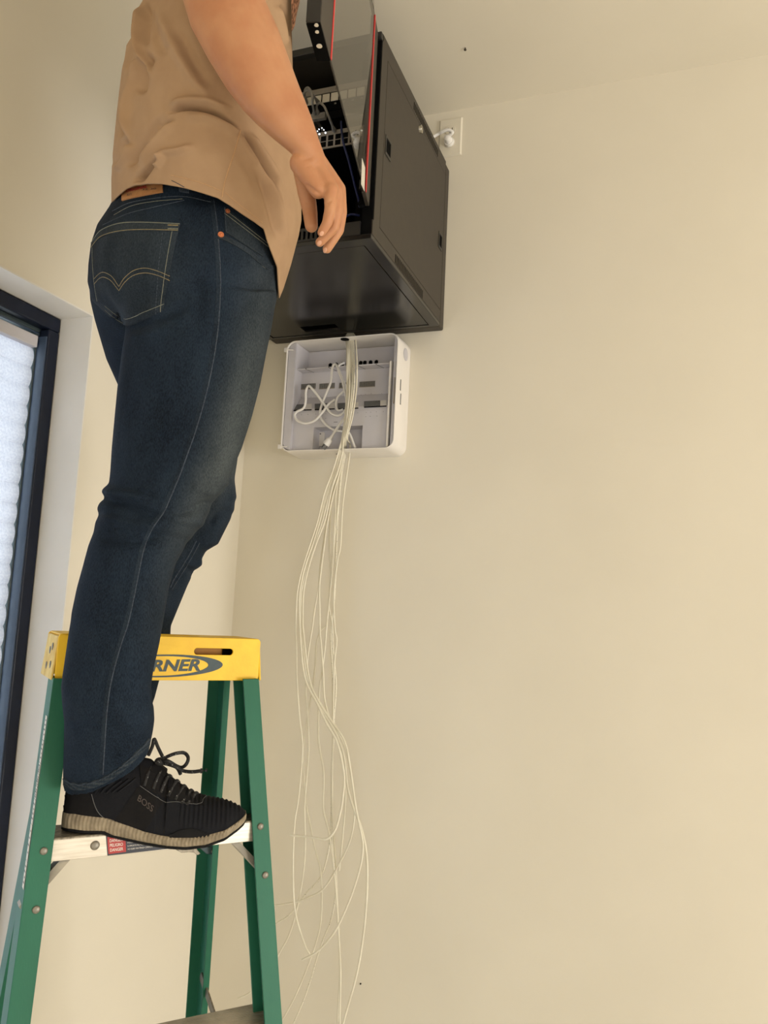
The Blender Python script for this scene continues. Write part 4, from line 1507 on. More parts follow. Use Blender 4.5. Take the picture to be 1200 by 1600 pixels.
M['outsole'] = mat('black_rubber', S(18, 18, 19), 0.7, col2=S(23, 23, 24), scale=100, spec=0.15)
M['lace'] = mat('black_lace_with_flecks', S(22, 22, 23), 0.7, col2=S(150, 150, 146), scale=420, detail=0, lo=0.76, hi=0.79)


def denim_mat(name):
    m = bpy.data.materials.new(name)
    m.use_nodes = True
    nt = m.node_tree
    b_ = nt.nodes['Principled BSDF']
    b_.inputs['Roughness'].default_value = 0.9
    b_.inputs['Specular IOR Level'].default_value = 0.1
    tc = nt.nodes.new('ShaderNodeTexCoord')

    def noise(scale, detail, st):
        mp = nt.nodes.new('ShaderNodeMapping')
        mp.inputs['Scale'].default_value = st
        nt.links.new(tc.outputs['Object'], mp.inputs[0])
        nz = nt.nodes.new('ShaderNodeTexNoise')
        nz.inputs['Scale'].default_value = scale
        nz.inputs['Detail'].default_value = detail
        nt.links.new(mp.outputs[0], nz.inputs['Vector'])
        return nz
    fine = noise(700, 3, (1, 1, 0.35))
    blot = noise(14, 5, (1, 1, 0.5))
    at_ = nt.nodes.new('ShaderNodeAttribute')
    at_.attribute_name = 'wear'
    ramp = nt.nodes.new('ShaderNodeValToRGB')
    ramp.color_ramp.elements[0].position, ramp.color_ramp.elements[1].position = 0.30, 0.74
    ramp.color_ramp.elements[0].color, ramp.color_ramp.elements[1].color = S(9, 15, 24), S(42, 54, 68)
    add = nt.nodes.new('ShaderNodeMath')
    add.operation = 'MULTIPLY_ADD'
    add.inputs[1].default_value = 0.45
    nt.links.new(blot.outputs['Fac'], add.inputs[0])
    mul = nt.nodes.new('ShaderNodeMath')
    mul.operation = 'MULTIPLY'
    mul.inputs[1].default_value = 0.55
    nt.links.new(fine.outputs['Fac'], mul.inputs[0])
    nt.links.new(mul.outputs[0], add.inputs[2])
    nt.links.new(add.outputs[0], ramp.inputs[0])
    mix = nt.nodes.new('ShaderNodeMix')
    mix.data_type = 'RGBA'
    ramp2 = nt.nodes.new('ShaderNodeValToRGB')
    ramp2.color_ramp.elements[0].position, ramp2.color_ramp.elements[1].position = 0.30, 0.72
    ramp2.color_ramp.elements[0].color, ramp2.color_ramp.elements[1].color = S(38, 45, 49), S(88, 93, 92)
    nt.links.new(add.outputs[0], ramp2.inputs[0])
    nt.links.new(at_.outputs['Fac'], mix.inputs['Factor'])
    nt.links.new(ramp.outputs[0], mix.inputs['A'])
    nt.links.new(ramp2.outputs[0], mix.inputs['B'])
    nt.links.new(mix.outputs['Result'], b_.inputs['Base Color'])
    bp = nt.nodes.new('ShaderNodeBump')
    bp.inputs['Strength'].default_value = 0.25
    bp.inputs['Distance'].default_value = 0.0006
    nt.links.new(fine.outputs['Fac'], bp.inputs['Height'])
    nt.links.new(bp.outputs[0], b_.inputs['Normal'])
    return m


M['denim'] = denim_mat('indigo_denim')


def sl(x0, y0, x1, y1, z, b_, sag=0.0, n=44, ex=2.25):
    """cross-section between two outline pixels, z deep at its middle, b_ thick along the sight line"""
    out = []
    for k in range(n):
        a = 2*math.pi*k/n
        c, s = math.cos(a), math.sin(a)
        c_ = math.copysign(abs(c)**(2/ex), c)
        s_ = math.copysign(abs(s)**(2/ex), s)
        out.append(at((x0+x1)/2+(x1-x0)/2*c_, (y0+y1)/2+(y1-y0)/2*c_-sag*s_, z+b_*s_))
    return out


def dense(tab, n=4):
    """rows of numbers interpolated with monotone ease to n times as many"""
    T = np.array(tab, float)
    out = []
    for i in range(len(T)-1):
        for k in range(n):
            out.append(T[i]+(T[i+1]-T[i])*k/n)
    out.append(T[-1])
    return out


def press(V, N, strokes, view_side=True):
    """raise or press soft folds into a surface along strokes given in pixels: (points, width px, depth m[, skew])"""
    px = proj(V)
    vd = V-CP
    facing = (N*vd).sum(1) < 0.15*np.linalg.norm(vd, axis=1)
    D = np.zeros(len(V))
    for st in strokes:
        pts, wd, dep = st[:3]
        skew = st[3] if len(st) > 3 else 0.0
        pl__ = np.array(catmull([np.array(p, float) for p in pts], 6)) if len(pts) > 2 else np.array(pts, float)
        best = np.full(len(V), 1e9)
        sgn = np.zeros(len(V))
        par = np.zeros(len(V))
        lens = np.linalg.norm(np.diff(pl__, axis=0), axis=1)
        tot = lens.sum()
        acc = 0
        for i in range(len(pl__)-1):
            a, c = pl__[i], pl__[i+1]
            d = c-a
            t__ = np.clip(((px-a)@d)/(d@d+1e-9), 0, 1)
            q = a+t__[:, None]*d
            r = px-q
            ds = np.linalg.norm(r, axis=1)
            m_ = ds < best
            best[m_] = ds[m_]
            sgn[m_] = np.sign(d[0]*r[m_, 1]-d[1]*r[m_, 0])
            par[m_] = (acc+t__[m_]*lens[i])/tot
            acc += lens[i]
        taper = np.clip(np.minimum(par, 1-par)/0.22, 0, 1)
        taper = taper*taper*(3-2*taper)
        w_ = wd*(1+skew*sgn)
        D += dep*np.exp(-(best/np.maximum(w_, 0.5))**2)*taper
    D[~facing] = 0
    return V+N*D[:, None]


# ------------------------------------------------------------------ body (one continuous figure)
bd = MB()
arm = [(262, -190, 376, -196, 1.245, .052), (255, -130, 384, -140, 1.215, .054), (270, -60, 396, -82, 1.180, .049), (286, 2, 409, -36, 1.162, .046),
       (298, 42, 416, 3, 1.155, .047), (326, 94, 437, 50, 1.150, .045), (354, 139, 452, 92, 1.150, .042), (382, 175, 466, 130, 1.150, .038),
       (405, 198, 480, 165, 1.152, .034), (428, 218, 490, 192, 1.155, .030), (448, 234, 498.5, 218, 1.158, .027), (461, 246, 506, 239, 1.162, .025), (464, 262, 512, 252, 1.165, .026)]
bd.loft([sl(*r, n=28, ex=2.0) for r in dense(arm, 3)])


def cap(a, ra, c, rc):
    bd.capsule(at(*a), ra, at(*c), rc)


def chain(pts):
    for i in range(len(pts)-1):
        cap(pts[i][:3], pts[i][3], pts[i+1][:3], pts[i+1][3])


# right hand: hanging, palm turned back, fingers curled
cap((470, 256, 1.152), .0165, (497, 297, 1.148), .0125)
for (zz, x0, x1, y1) in ((1.150, 489, 517, 295), (1.167, 493, 525, 295), (1.186, 495, 529, 296), (1.204, 493, 529, 298)):
    cap((x0, 250, zz*0.5+1.165*0.5), .0135, (x1, y1, zz), .0112)
cap((474, 262, 1.19), .0165, (479, 298, 1.200), .0140)
cap((483, 262, 1.175), .0150, (496, 290, 1.180), .0130)
cap((486, 255, 1.165), .0180, (503, 278, 1.172), .0160)
chain([(478, 297, 1.200, .0138), (484, 328, 1.205, .0116), (486.5, 353, 1.200, .0100)])
chain([(517, 297, 1.146, .0108), (516, 326, 1.143, .0084), (511.5, 348, 1.143, .0077), (502.5, 363.5, 1.145, .0064)])
chain([(525, 297, 1.164, .0110), (527, 330, 1.161, .0088), (521.5, 356, 1.161, .0080), (499.5, 379, 1.164, .0067)])
chain([(529, 298, 1.183, .0112), (533, 332, 1.180, .0090), (529, 360, 1.180, .0082), (511, 389, 1.183, .0069)])
chain([(529, 299, 1.202, .0110), (532, 330, 1.200, .0088), (527, 352, 1.200, .0080), (512, 374, 1.202, .0068)])
# trunk, shoulders, neck, head (outside the frame above the chest)
cap((310, 400, 1.43), .110, (330, 170, 1.44), .115)
cap((330, 170, 1.44), .115, (348, 10, 1.46), .100)
cap((322, -165, 1.29), .052, (352, -50, 1.46), .066)
cap((290, 45, 1.585), .042, (348, -10, 1.47), .060)
cap((352, -40, 1.47), .066, (376, -105, 1.50), .058)
HDc = at(384, -178, 1.515)
Fw = np.array([math.cos(math.radians(50)), math.sin(math.radians(50)), 0])     # the way he faces
Lw = np.array([-Fw[1], Fw[0], 0])
hu = np.array([0, 0, 1.0])
bd.ellipsoid(HDc+hu*0.02, Fw*0.098, Lw*0.078, hu*0.105, 24, 16)
bd.ellipsoid(HDc+Fw*0.035-hu*0.055, Fw*0.058, Lw*0.056, hu*0.06, 20, 12)
bd.capsule(HDc+Fw*0.090+hu*0.012, 0.010, HDc+Fw*0.110-hu*0.022, 0.014)
for sg in (-1, 1):
    bd.ellipsoid(HDc+Lw*0.078*sg-Fw*0.008-hu*0.005, Fw*0.018, Lw*0.008, hu*0.032, 12, 8)
    bd.ellipsoid(HDc+Fw*0.083+Lw*0.033*sg+hu*0.012, Fw*0.012, Lw*0.014, hu*0.010, 12, 8)
bd.capsule(HDc+Fw*0.090+Lw*0.022-hu*0.052, 0.006, HDc+Fw*0.090-Lw*0.022-hu*0.052, 0.006)
# left arm reaching up into the cabinet
chain([(290, 50, 1.60, .042), (345, 44, 1.615, .046), (430, 26, 1.625, .042)])
chain([(430, 26, 1.625, .041), (445, -40, 1.635, .041), (468, -130, 1.65, .029)])
chain([(468, -130, 1.65, .027), (476, -165, 1.66, .026)])
for k, (dx, zz) in enumerate(((-16, 1.632), (-6, 1.645), (5, 1.657), (15, 1.668))):
    chain([(476+dx*0.5, -165, zz, .012), (486+dx*0.6, -205, zz, .0095), (500+dx*0.5, -226, zz, .0085), (514+dx*0.4, -222, zz, .0072)])
chain([(484, -150, 1.64, .013), (502, -172, 1.632, .0105), (513, -196, 1.634, .0085)])
# legs inside the jeans
chain([(310, 400, 1.43, .10), (300, 470, 1.36, .075), (262, 740, 1.295, .052), (232, 850, 1.275, .048), (182, 1020, 1.225, .042), (165, 1190, 1.238, .033)])
chain([(295, 400, 1.46, .08), (255, 545, 1.545, .052), (292, 670, 1.595, .042), (307, 775, 1.60, .038), (268, 870, 1.582, .032), (234, 950, 1.585, .030), (182, 1150, 1.56, .028)])
me, V = apply_remesh(bd, 0.0021, 5, 0.5)
me.vertices.foreach_set('co', V.ravel())
me.update()
N = normals_of(me)
V = press(V, N, [([(461, 248), (472, 250), (485, 246), (493, 245)], 1.6, -.0012), ([(474, 262), (488, 257), (500, 249)], 1.6, -.0009),
                 ([(475, 286), (488, 296), (503, 305)], 3.0, -.0026), ([(503, 305), (509, 300), (512, 296)], 1.8, -.0014),
                 ([(509, 319), (514, 316), (519, 312)], 1.8, -.0014), ([(509, 334), (513, 333), (517, 332)], 1.5, -.0006),
                 ([(472, 314), (480, 316), (490, 313)], 2.0, -.001)])
person = finish_mesh('person', me, V, M['skin'], None)
tag(person, 'man in a tan shirt and dark jeans standing on the ladder, right hand hanging', 'person')
me.materials.append(M['skin_hairy'])
e0, e1 = at(430, 26, 1.625), at(468, -130, 1.65)
ax_ = (e1-e0)/np.linalg.norm(e1-e0)
PC = np.empty(len(me.polygons)*3)
me.polygons.foreach_get('center', PC)
PC = PC.reshape(-1, 3)
tt_ = (PC-e0)@ax_
rad = np.linalg.norm(PC-e0-tt_[:, None]*ax_, axis=1)
mi = ((tt_ > -0.05) & (tt_ < 0.21) & (rad < 0.055)).astype(np.int32)
me.polygons.foreach_set('material_index', mi)
body_bvh = bvh_of(person)
for (x, y, dx, dy, r) in ((500.5, 367, -0.45, 0.9, .0040), (497, 382, -0.6, 0.8, .0043), (506, 393, -0.5, 0.85, .0044)):
    c, n_ = hit(body_bvh, x+2.0, y-2.0, 0.0003)
    if c is None:
        continue
    tip = at(x+2+dx*8, y-2+dy*8, np.dot(c-CP, cf))-c
    tip -= n_*np.dot(tip, n_)
    tip /= np.linalg.norm(tip)
    b = MB().ellipsoid(c, tip*r, np.cross(n_, tip)*r*0.72, n_*0.0009, 14, 8)
    b.build('fingernail', M['nail'], person, smooth=180)
b = MB()
b.ellipsoid(HDc+hu*0.034-Fw*0.012, Fw*0.101, Lw*0.084, hu*0.100, 24, 14)
hb_ = b.build('hair', M['hair'], person, smooth=180)
b = MB().ellipsoid(HDc+Fw*0.048-hu*0.085, Fw*0.050, Lw*0.056, hu*0.042, 20, 12)
b.build('beard', M['hair'], person, smooth=180)
for sg in (-1, 1):
    b = MB().ellipsoid(HDc+Fw*0.0945+Lw*0.033*sg+hu*0.012, Fw*0.004, Lw*0.010, hu*0.005, 12, 8)
    b.build('eye', M['cordw'], person, smooth=180)

# ------------------------------------------------------------------ jeans
jb = MB()
pel = [(190, 283, 430, 300, 1.425, .150), (178, 308, 436, 312, 1.425, .155), (171, 322, 438, 322, 1.42, .160), (152, 350, 440, 350, 1.415, .165), (142, 380, 441, 380, 1.41, .168),
       (138, 412, 440, 412, 1.405, .170), (136.5, 440, 437, 440, 1.405, .168), (144, 470, 432, 470, 1.41, .160), (172, 496, 425, 500, 1.42, .13)]
jb.loft([sl(*r) for r in dense(pel, 3)])
rl = [(172, 440, 432, 455, 1.345, .100), (184, 485, 428, 490, 1.342, .102), (196, 516, 423, 520, 1.338, .102), (191, 545, 417, 548, 1.332, .100), (184, 598, 407, 600, 1.322, .097), (179, 650, 394, 650, 1.312, .093),
      (174.5, 700, 378, 700, 1.302, .088), (172, 738, 362, 738, 1.294, .083), (170, 756, 355, 754, 1.290, .081), (160, 764, 350, 764, 1.288, .081), (158, 769, 346, 771, 1.286, .081),
      (165, 777, 337, 779, 1.284, .079), (155, 786, 333, 786, 1.282, .077), (151, 795, 329, 796, 1.280, .076), (155, 804, 325, 806, 1.279, .076), (149, 815, 318, 818, 1.277, .075),
      (146, 832, 304, 834, 1.275, .074), (138, 852, 291, 852, 1.272, .073), (130, 882, 275, 880, 1.268, .073), (120, 918, 265, 914, 1.264, .073), (112, 956, 258, 953, 1.248, .070),
      (105, 1004, 249, 1006, 1.228, .066), (99, 1045, 240, 1045, 1.212, .060), (95, 1072, 236, 1073, 1.205, .056), (97, 1100, 240.5, 1105, 1.205, .055), (100, 1128, 241.5, 1125, 1.210, .056),
      (99.5, 1165, 239, 1142, 1.222, .058, 16), (98.5, 1200, 236, 1156, 1.232, .059, 24), (98.5, 1226, 234, 1164, 1.238, .060, 30), (99, 1230, 233.5, 1167, 1.238, .060, 31)]
rl = [r if len(r) == 7 else r+(0,) for r in rl]
jb.loft([sl(*r) for r in dense(rl, 2)])
ll = [(138, 430, 330, 430, 1.48, .095), (141, 470, 330, 470, 1.50, .095), (148, 500, 335, 500, 1.52, .094), (166, 561, 345, 561, 1.55, .092), (184, 601, 355, 601, 1.57, .090), (205, 650, 366, 650, 1.59, .082),
      (228, 690, 374, 690, 1.60, .076), (240, 720, 371, 720, 1.60, .073), (246, 745, 367, 745, 1.60, .071), (248, 767, 365.5, 767, 1.60, .070), (250, 784, 367.5, 782, 1.60, .070), (250, 800, 366, 798, 1.60, .069), (248, 814, 360, 812, 1.598, .068),
      (240, 835, 350, 832, 1.59, .067), (233, 850, 341, 850, 1.585, .065), (227, 862, 322, 861, 1.58, .062), (222, 872, 316, 872, 1.578, .061), (219, 880, 316, 883, 1.576, .061), (213, 890, 304, 892, 1.574, .060), (206, 915, 293, 915, 1.58, .059),
      (190, 956, 276, 956, 1.585, .056), (180, 985, 267, 978, 1.585, .055), (172, 1010, 266, 1003, 1.585, .055), (155, 1070, 247, 1070, 1.575, .054), (138, 1150, 226, 1150, 1.56, .052), (128, 1210, 214, 1210, 1.55, .052)]
jb.loft([sl(*r) for r in dense(ll, 2)])
me, V = apply_remesh(jb, 0.0034, 3, 0.5)
me.vertices.foreach_set('co', V.ravel())
me.update()
N = normals_of(me)
V = press(V, N, [(p[0], p[1], p[2]*1.5) for p in [
    # pull lines behind and around the knee
    ([(158, 780), (190, 786), (225, 800), (262, 812)], 7, -.0060), ([(152, 806), (185, 815), (225, 822), (262, 818)], 7, .0045), ([(160, 770), (195, 772), (230, 782)], 7, .0045),
    ([(146, 838), (185, 845), (225, 845), (258, 835)], 8, -.0040), ([(180, 760), (215, 765), (250, 780)], 6, -.0030),
    ([(334, 779), (318, 790), (290, 800), (268, 806)], 7, -.0050), ([(322, 818), (300, 812), (262, 806)], 8, .0040), ([(300, 846), (270, 842), (240, 836), (215, 838)], 9, -.0040),
    ([(296, 760), (320, 764), (338, 772)], 7, .0035),
    # thigh and hip
    ([(200, 512), (230, 503), (262, 490), (300, 474)], 8, -.0045), ([(195, 530), (225, 524), (270, 512)], 9, .0030), ([(345, 470), (335, 560), (318, 640)], 8, -.0012),
    ([(360, 470), (375, 520), (370, 590)], 12, .0018), ([(400, 440), (390, 470), (360, 500)], 10, -.0018), ([(160, 455), (190, 500), (200, 515)], 7, -.0040),
    ([(305, 420), (312, 470), (300, 520)], 10, -.0016),
    # lower leg
    ([(110, 960), (150, 985), (190, 990)], 12, -.0018), ([(100, 1050), (130, 1075), (170, 1080)], 12, -.0022), ([(240, 1085), (215, 1100), (180, 1100)], 9, -.0035), ([(238, 1120), (210, 1130), (175, 1122)], 10, .0022),
    ([(100, 1125), (130, 1135), (160, 1130)], 8, -.0020), ([(105, 1090), (140, 1105)], 8, .0015), ([(120, 1180), (150, 1190), (190, 1170)], 10, -.0014),
    # left knee
    ([(367, 800), (352, 800), (338, 806), (325, 820)], 6, -.0050), ([(316, 878), (300, 872), (285, 872)], 6, -.0030), ([(305, 900), (292, 888), (280, 885)], 6, -.0030),
    ([(352, 748), (362, 765), (364, 785)], 7, .003),
    # hem band
    ([(99, 1219), (123, 1227), (155, 1220), (183, 1203), (210, 1180), (232, 1157)], 2.2, -.0016)]])
jeans = finish_mesh('jeans', me, V, M['denim'], person)
me.update()
N = normals_of(me)
px = proj(V)
# worn, paler front of the thighs and knees
sx_ = np.interp(px[:, 1], [430, 480, 560, 640, 700, 750, 800, 850, 900, 950, 1010], [352, 348, 334, 312, 295, 276, 252, 232, 218, 206, 190])
rx_ = np.interp(px[:, 1], [430, 480, 560, 640, 700, 750, 800, 850, 900, 950, 1010], [440, 430, 414, 396, 378, 357, 326, 292, 268, 258, 248])
u = np.clip((px[:, 0]-sx_)/(rx_-sx_), -0.4, 1.3)
wear = np.exp(-((u-0.75)/0.42)**2)*np.interp(px[:, 1], [330, 420, 520, 640, 740, 820, 880, 960, 1060], [0.10, 0.30, 0.55, 0.85, 0.85, 0.45, 0.18, 0.14, 0.0])
wear += 0.30*np.exp(-((px[:, 0]-200)/70)**2-((px[:, 1]-420)/60)**2)
wear = np.where((N*Fw).sum(1) > -0.9, wear, 0.2*wear)
a = me.attributes.new('wear', 'FLOAT', 'POINT')
a.data.foreach_set('value', np.clip(wear, 0, 1).astype(np.float32))
jb_ = bvh_of(jeans)


def stitch(pts, name, m, r=0.0007, lift=0.0004, parent=None, smooth=True, bvh=None, dash=None):
    P = line_on(bvh or jb_, pts, lift, 8, smooth)
    if len(P) < 2:
        return None
    b_ = MB()
    if dash:
        i = 0
        while i+dash < len(P):
            b_.tube(P[i:i+dash+1], r, 5)
            i += dash+1
    else:
        b_.tube(P, r, 5)
    return b_.build(name, m, parent or jeans, smooth=60)


# right back pocket
T_ = catmull([np.array(p, float) for p in ((145, 380), (160, 360), (188, 349), (225, 347.5), (282, 350))], 12)
B_ = catmull([np.array(p, float) for p in ((152, 468), (169, 488), (198, 509), (228, 498), (256, 485))], 12)
Lm, Rm = (146, 430), (267, 430)


def pocket(u, v):
    i = min(int(round(u*(len(T_)-1))), len(T_)-1)
    p = T_[i]*(1-v)+B_[i]*v
    # bow the sides
    side = 4*v*(1-v)
    xm = (1-u)*(Lm[0]-(T_[0][0]+B_[0][0])/2)+u*(Rm[0]-(T_[-1][0]+B_[-1][0])/2)
    return p+np.array([xm*side, 0])


pk = patch_on(jb_, pocket, 48, 36, 0.0002, 0.0020).build('back_pocket', M['denim'], jeans, smooth=40)
pk.data.attributes.new('wear', 'FLOAT', 'POINT').data.foreach_set('value', np.full(len(pk.data.vertices), 0.22, np.float32))
pkb = bvh_of(pk)
hemT = patch_on(jb_, lambda u, v: (pocket(u, v*0.098)), 44, 6, 0.0020, 0.0009).build('pocket_hem', M['denim'], pk, smooth=40)
hemT.data.attributes.new('wear', 'FLOAT', 'POINT').data.foreach_set('value', np.full(len(hemT.data.vertices), 0.35, np.float32))
for off in (0.012, 0.085):
    stitch([pocket(k/10, off) for k in range(11)], 'stitching', M['thread_gold'] if off > 0.05 else M['thread'], 0.0006, 0.0032, pk)
for off in (0.965, 0.89):
    stitch([pocket(off, k/10) for k in range(11)], 'stitching', M['thread'] if off > 0.9 else M['thread_blue'], 0.0005, 0.0022, pk, dash=2 if off < 0.9 else None)
for off in (0.985, 0.93):
    stitch([pocket(k/14, off) for k in range(3, 15)], 'stitching', M['thread'], 0.0005, 0.0022, pk)
stitch([pocket(0.02, k/8) for k in range(9)], 'stitching', M['thread'], 0.0005, 0.0022, pk)
for dy in (0, 7.5):
    stitch([(149, 436+dy), (158, 427.5+dy), (166, 426.5+dy), (177, 433+dy), (187, 446.5+dy*0.85), (188.5, 446+dy*0.85), (196, 435+dy*0.9), (210, 423.5+dy), (228, 419.5+dy), (247, 424+dy*0.9), (266, 432+dy*0.9)], 'stitching', M['thread_gold'], 0.0005, 0.0023, pk)
stitch([(263.5, 353.5), (279, 354)], 'bar_tack', M['thread_gold'], 0.0009, 0.0033, pk, smooth=False)
stitch([(263.5, 359), (279, 359.5)], 'bar_tack', M['thread'], 0.0007, 0.0033, pk, smooth=False)
# side seam, yoke seam, waistband seam, inseam of the left leg
side = [(334, 312), (339, 350), (343, 400), (344.5, 450), (341, 510), (333, 565), (321, 620), (306, 672), (291, 715), (280, 745), (266, 778), (255, 802), (237, 828), (225, 858), (217, 895), (208, 940), (200, 975), (190, 1005), (180, 1040), (172, 1075), (167, 1115), (164, 1160), (161, 1210)]
stitch(side, 'side_seam', M['thread_blue'], 0.0010, 0.0002)
b = patch_on(jb_, lambda u, v: np.array([np.interp(v, np.linspace(0, 1, len(side)), [p[0] for p in side])-6.5+u*6, np.interp(v, np.linspace(0, 1, len(side)), [p[1] for p in side])]), 3, 120, 0.0001, 0.0006)
o = b.build('seam_ridge', M['denim'], jeans, smooth=60)
o.data.attributes.new('wear', 'FLOAT', 'POINT').data.foreach_set('value', np.full(len(o.data.vertices), 0.10, np.float32))
stitch([(176, 330), (200, 318), (235, 311), (285, 307), (330, 316)], 'waist_seam', M['thread_blue'], 0.0008, 0.0003)
stitch([(178, 336), (205, 322), (240, 315), (285, 311)], 'waist_seam', M['thread'], 0.0004, 0.0003)
stitch([(160, 352), (200, 334), (240, 324), (288, 313)], 'yoke_seam', M['thread_blue'], 0.0007, 0.0002)
stitch([(307, 845), (296, 866), (284, 886), (272, 905), (266, 918)], 'inseam', M['thread_blue'], 0.0012, 0.0002)
stitch([(312, 848), (301, 868), (290, 887), (278, 906), (268, 922)], 'inseam', M['thread_blue'], 0.0010, 0.0002)
# front pocket: opening edge, coin pocket with rivets
fp = [(341, 366), (352, 369), (370, 378), (390, 391), (405, 404), (418, 414), (432, 415)]
stitch(fp, 'pocket_edge', M['thread_blue'], 0.0009, 0.0004)
stitch([(x-1, y+6) for x, y in fp[1:]], 'pocket_edge', M['thread'], 0.0005, 0.0003)
b = patch_on(jb_, lambda u, v: np.array([np.interp(u, np.linspace(0, 1, 7), [p[0] for p in fp])-v*1, np.interp(u, np.linspace(0, 1, 7), [p[1] for p in fp])+v*7]), 40, 3, 0.0001, 0.0014)
o = b.build('pocket_edge', M['denim'], jeans, smooth=50)
o.data.attributes.new('wear', 'FLOAT', 'POINT').data.foreach_set('value', np.full(len(o.data.vertices), 0.3, np.float32))


def coin(u, v):
    top = np.array([350+u*71, 324+u*57])
    bot = np.array([352+u*58, 363+u*38])
    return top*(1-v)+bot*v


o = patch_on(jb_, coin, 28, 16, 0.0001, 0.0016).build('coin_pocket', M['denim'], jeans, smooth=40)
o.data.attributes.new('wear', 'FLOAT', 'POINT').data.foreach_set('value', np.full(len(o.data.vertices), 0.32, np.float32))
for v in (0.10, 0.26):
    stitch([coin(k/8, v) for k in range(9)], 'stitching', M['thread'], 0.0005, 0.0019, o)
stitch([coin(0.02, k/6) for k in range(7)], 'stitching', M['thread_blue'], 0.0007, 0.0019, o)
for (x, y, r) in ((355.5, 331, .0042), (345, 367.5, .0050), (419.5, 380.5, .0040)):
    c, n_ = hit(jb_, x, y, 0.0022)
    if c is None:
        continue
    b = MB()
    b.cyl(c-n_*0.0016, c+n_*0.0006, r, r*0.92, 18)
    b.cyl(c+n_*0.0006, c+n_*0.0018, r*0.42, r*0.25, 12)
    b.build('rivet', M['copper'], jeans, smooth=40)
# belt loop and leather patch
o = patch_on(jb_, lambda u, v: np.array([281+u*15, 293+u*2.5+v*7]), 6, 4, 0.0012, 0.003).build('belt_loop', M['thread_blue'], jeans, smooth=40)


def lpatch(u, v):
    top = np.array([192+u*63, 298-15*math.sin(min(1, u*1.25)*math.pi/2)+u*4])
    bot = np.array([191.5+u*63.5, 314.5-13.5*u**0.8])
    return top*(1-v)+bot*v


lpo = patch_on(jb_, lpatch, 30, 10, 0.0004, 0.0022).build('leather_patch', M['leather'], jeans, smooth=40)
on_patch = lambda lf: (lambda x, y: hit(jb_, x, y, lf)[0])
text_px('lettering', '511', 201, 308.3, 6.5, -1.5, 0, -3.6, on_patch(0.0031), M['label_dark'], lpo, 0, 0.02)
text_px('lettering', 'ORIGINAL', 199, 302.5, 33, -7.5, 0, -4.6, on_patch(0.0031), M['label_red'], lpo, 0, 0.05)
text_px('lettering', '32 30', 224, 299.2, 22, -1.4, 0, -2.8, on_patch(0.0031), M['label_dark'], lpo, 0, 0.0)
# turned-up edge of the right leg
hemc = [(98.5, 1226), (111, 1233), (123, 1235.5), (140, 1233), (155, 1228), (170, 1221), (183, 1212), (200, 1198), (217, 1181), (233, 1164)]
o = patch_on(jb_, lambda u, v: np.array([np.interp(u, np.linspace(0, 1, 10), [p[0] for p in hemc]), np.interp(u, np.linspace(0, 1, 10), [p[1] for p in hemc])-11*(1-v)-0.5]), 60, 5, 0.0003, 0.0016).build('leg_hem', M['denim'], jeans, smooth=50)
o.data.attributes.new('wear', 'FLOAT', 'POINT').data.foreach_set('value', np.clip(0.25+0.3*np.sin(np.arange(len(o.data.vertices))*0.9), 0, 0.6).astype(np.float32))
stitch([(x, y-10) for x, y in hemc], 'stitching', M['thread_blue'], 0.0006, 0.0021)

# ------------------------------------------------------------------ shirt
sh_rows = [(-190, 300, 395, 1.46, .175), (-150, 280, 412, 1.46, .205), (-100, 262, 430, 1.455, .225), (-50, 240, 446, 1.45, .225), (0, 223, 455, 1.445, .222), (30, 210, 456, 1.44, .220), (70, 196, 456.5, 1.435, .217), (112, 190, 457.5, 1.43, .214), (170, 183, 460, 1.43, .210),
           (240, 176, 464, 1.425, .205), (280, 174, 468, 1.425, .200), (318, 174, 471, 1.42, .196), (345, 171, 471, 1.42, .193), (367, 168, 467, 1.42, .190), (413, 162, 455, 1.42, .186), (451, 158, 443, 1.42, .184), (480, 156, 431, 1.42, .182)]
SY = [r[0] for r in sh_rows]
hemx = [150, 173, 180, 187, 197, 210, 230, 250, 275, 290, 315, 340, 358, 375, 395, 413, 418, 424, 434, 437, 480]
hemy = [328, 318, 310, 303, 295, 289.5, 287, 287, 291, 294, 301, 309, 320, 332, 345, 358, 376, 392, 418, 472, 474]


def shp(c, s, y):
    x0, x1, z, b_ = [np.interp(y, SY, [r[k] for r in sh_rows]) for k in (1, 2, 3, 4)]
    ex = 2.15
    c_ = math.copysign(abs(c)**(2/ex), c)
    s_ = math.copysign(abs(s)**(2/ex), s)
    return at((x0+x1)/2+(x1-x0)/2*c_, y, z+b_*s_)


NC, NRW = 320, 300
V, fs = [], []
for k in range(NC):
    a = 2*math.pi*k/NC
    c, s = math.cos(a), math.sin(a)
    x_at = lambda y: ((np.interp(y, SY, [r[1] for r in sh_rows])+np.interp(y, SY, [r[2] for r in sh_rows]))/2+(np.interp(y, SY, [r[2] for r in sh_rows])-np.interp(y, SY, [r[1] for r in sh_rows]))/2*math.copysign(abs(c)**(2/2.15), c))
    lo, hi = 200.0, 478.0
    for _ in range(26):
        m_ = (lo+hi)/2
        if m_ < np.interp(x_at(m_), hemx, hemy):
            lo = m_
        else:
            hi = m_
    yh = lo
    if s > 0:                                    # far side hangs level
        yh = min(472, max(yh, 330))*s**0.5+yh*(1-s**0.5)
    for j in range(NRW):
        V.append(shp(c, s, -185+(yh+185)*j/(NRW-1)))
for k in range(NC):
    k2 = (k+1) % NC
    for j in range(NRW-1):
        fs.append((k*NRW+j, k2*NRW+j, k2*NRW+j+1, k*NRW+j+1))
b = MB().add(V, fs)
o = b.build('shirt', M['shirt'], None, centre=False)
me = o.data
V = np.array(V)
N = normals_of(me)
vd = V-CP
if ((N*(V-at(320, 150, 1.43))).sum(1)).mean() < 0:
    N = -N
FOLD = 1.55
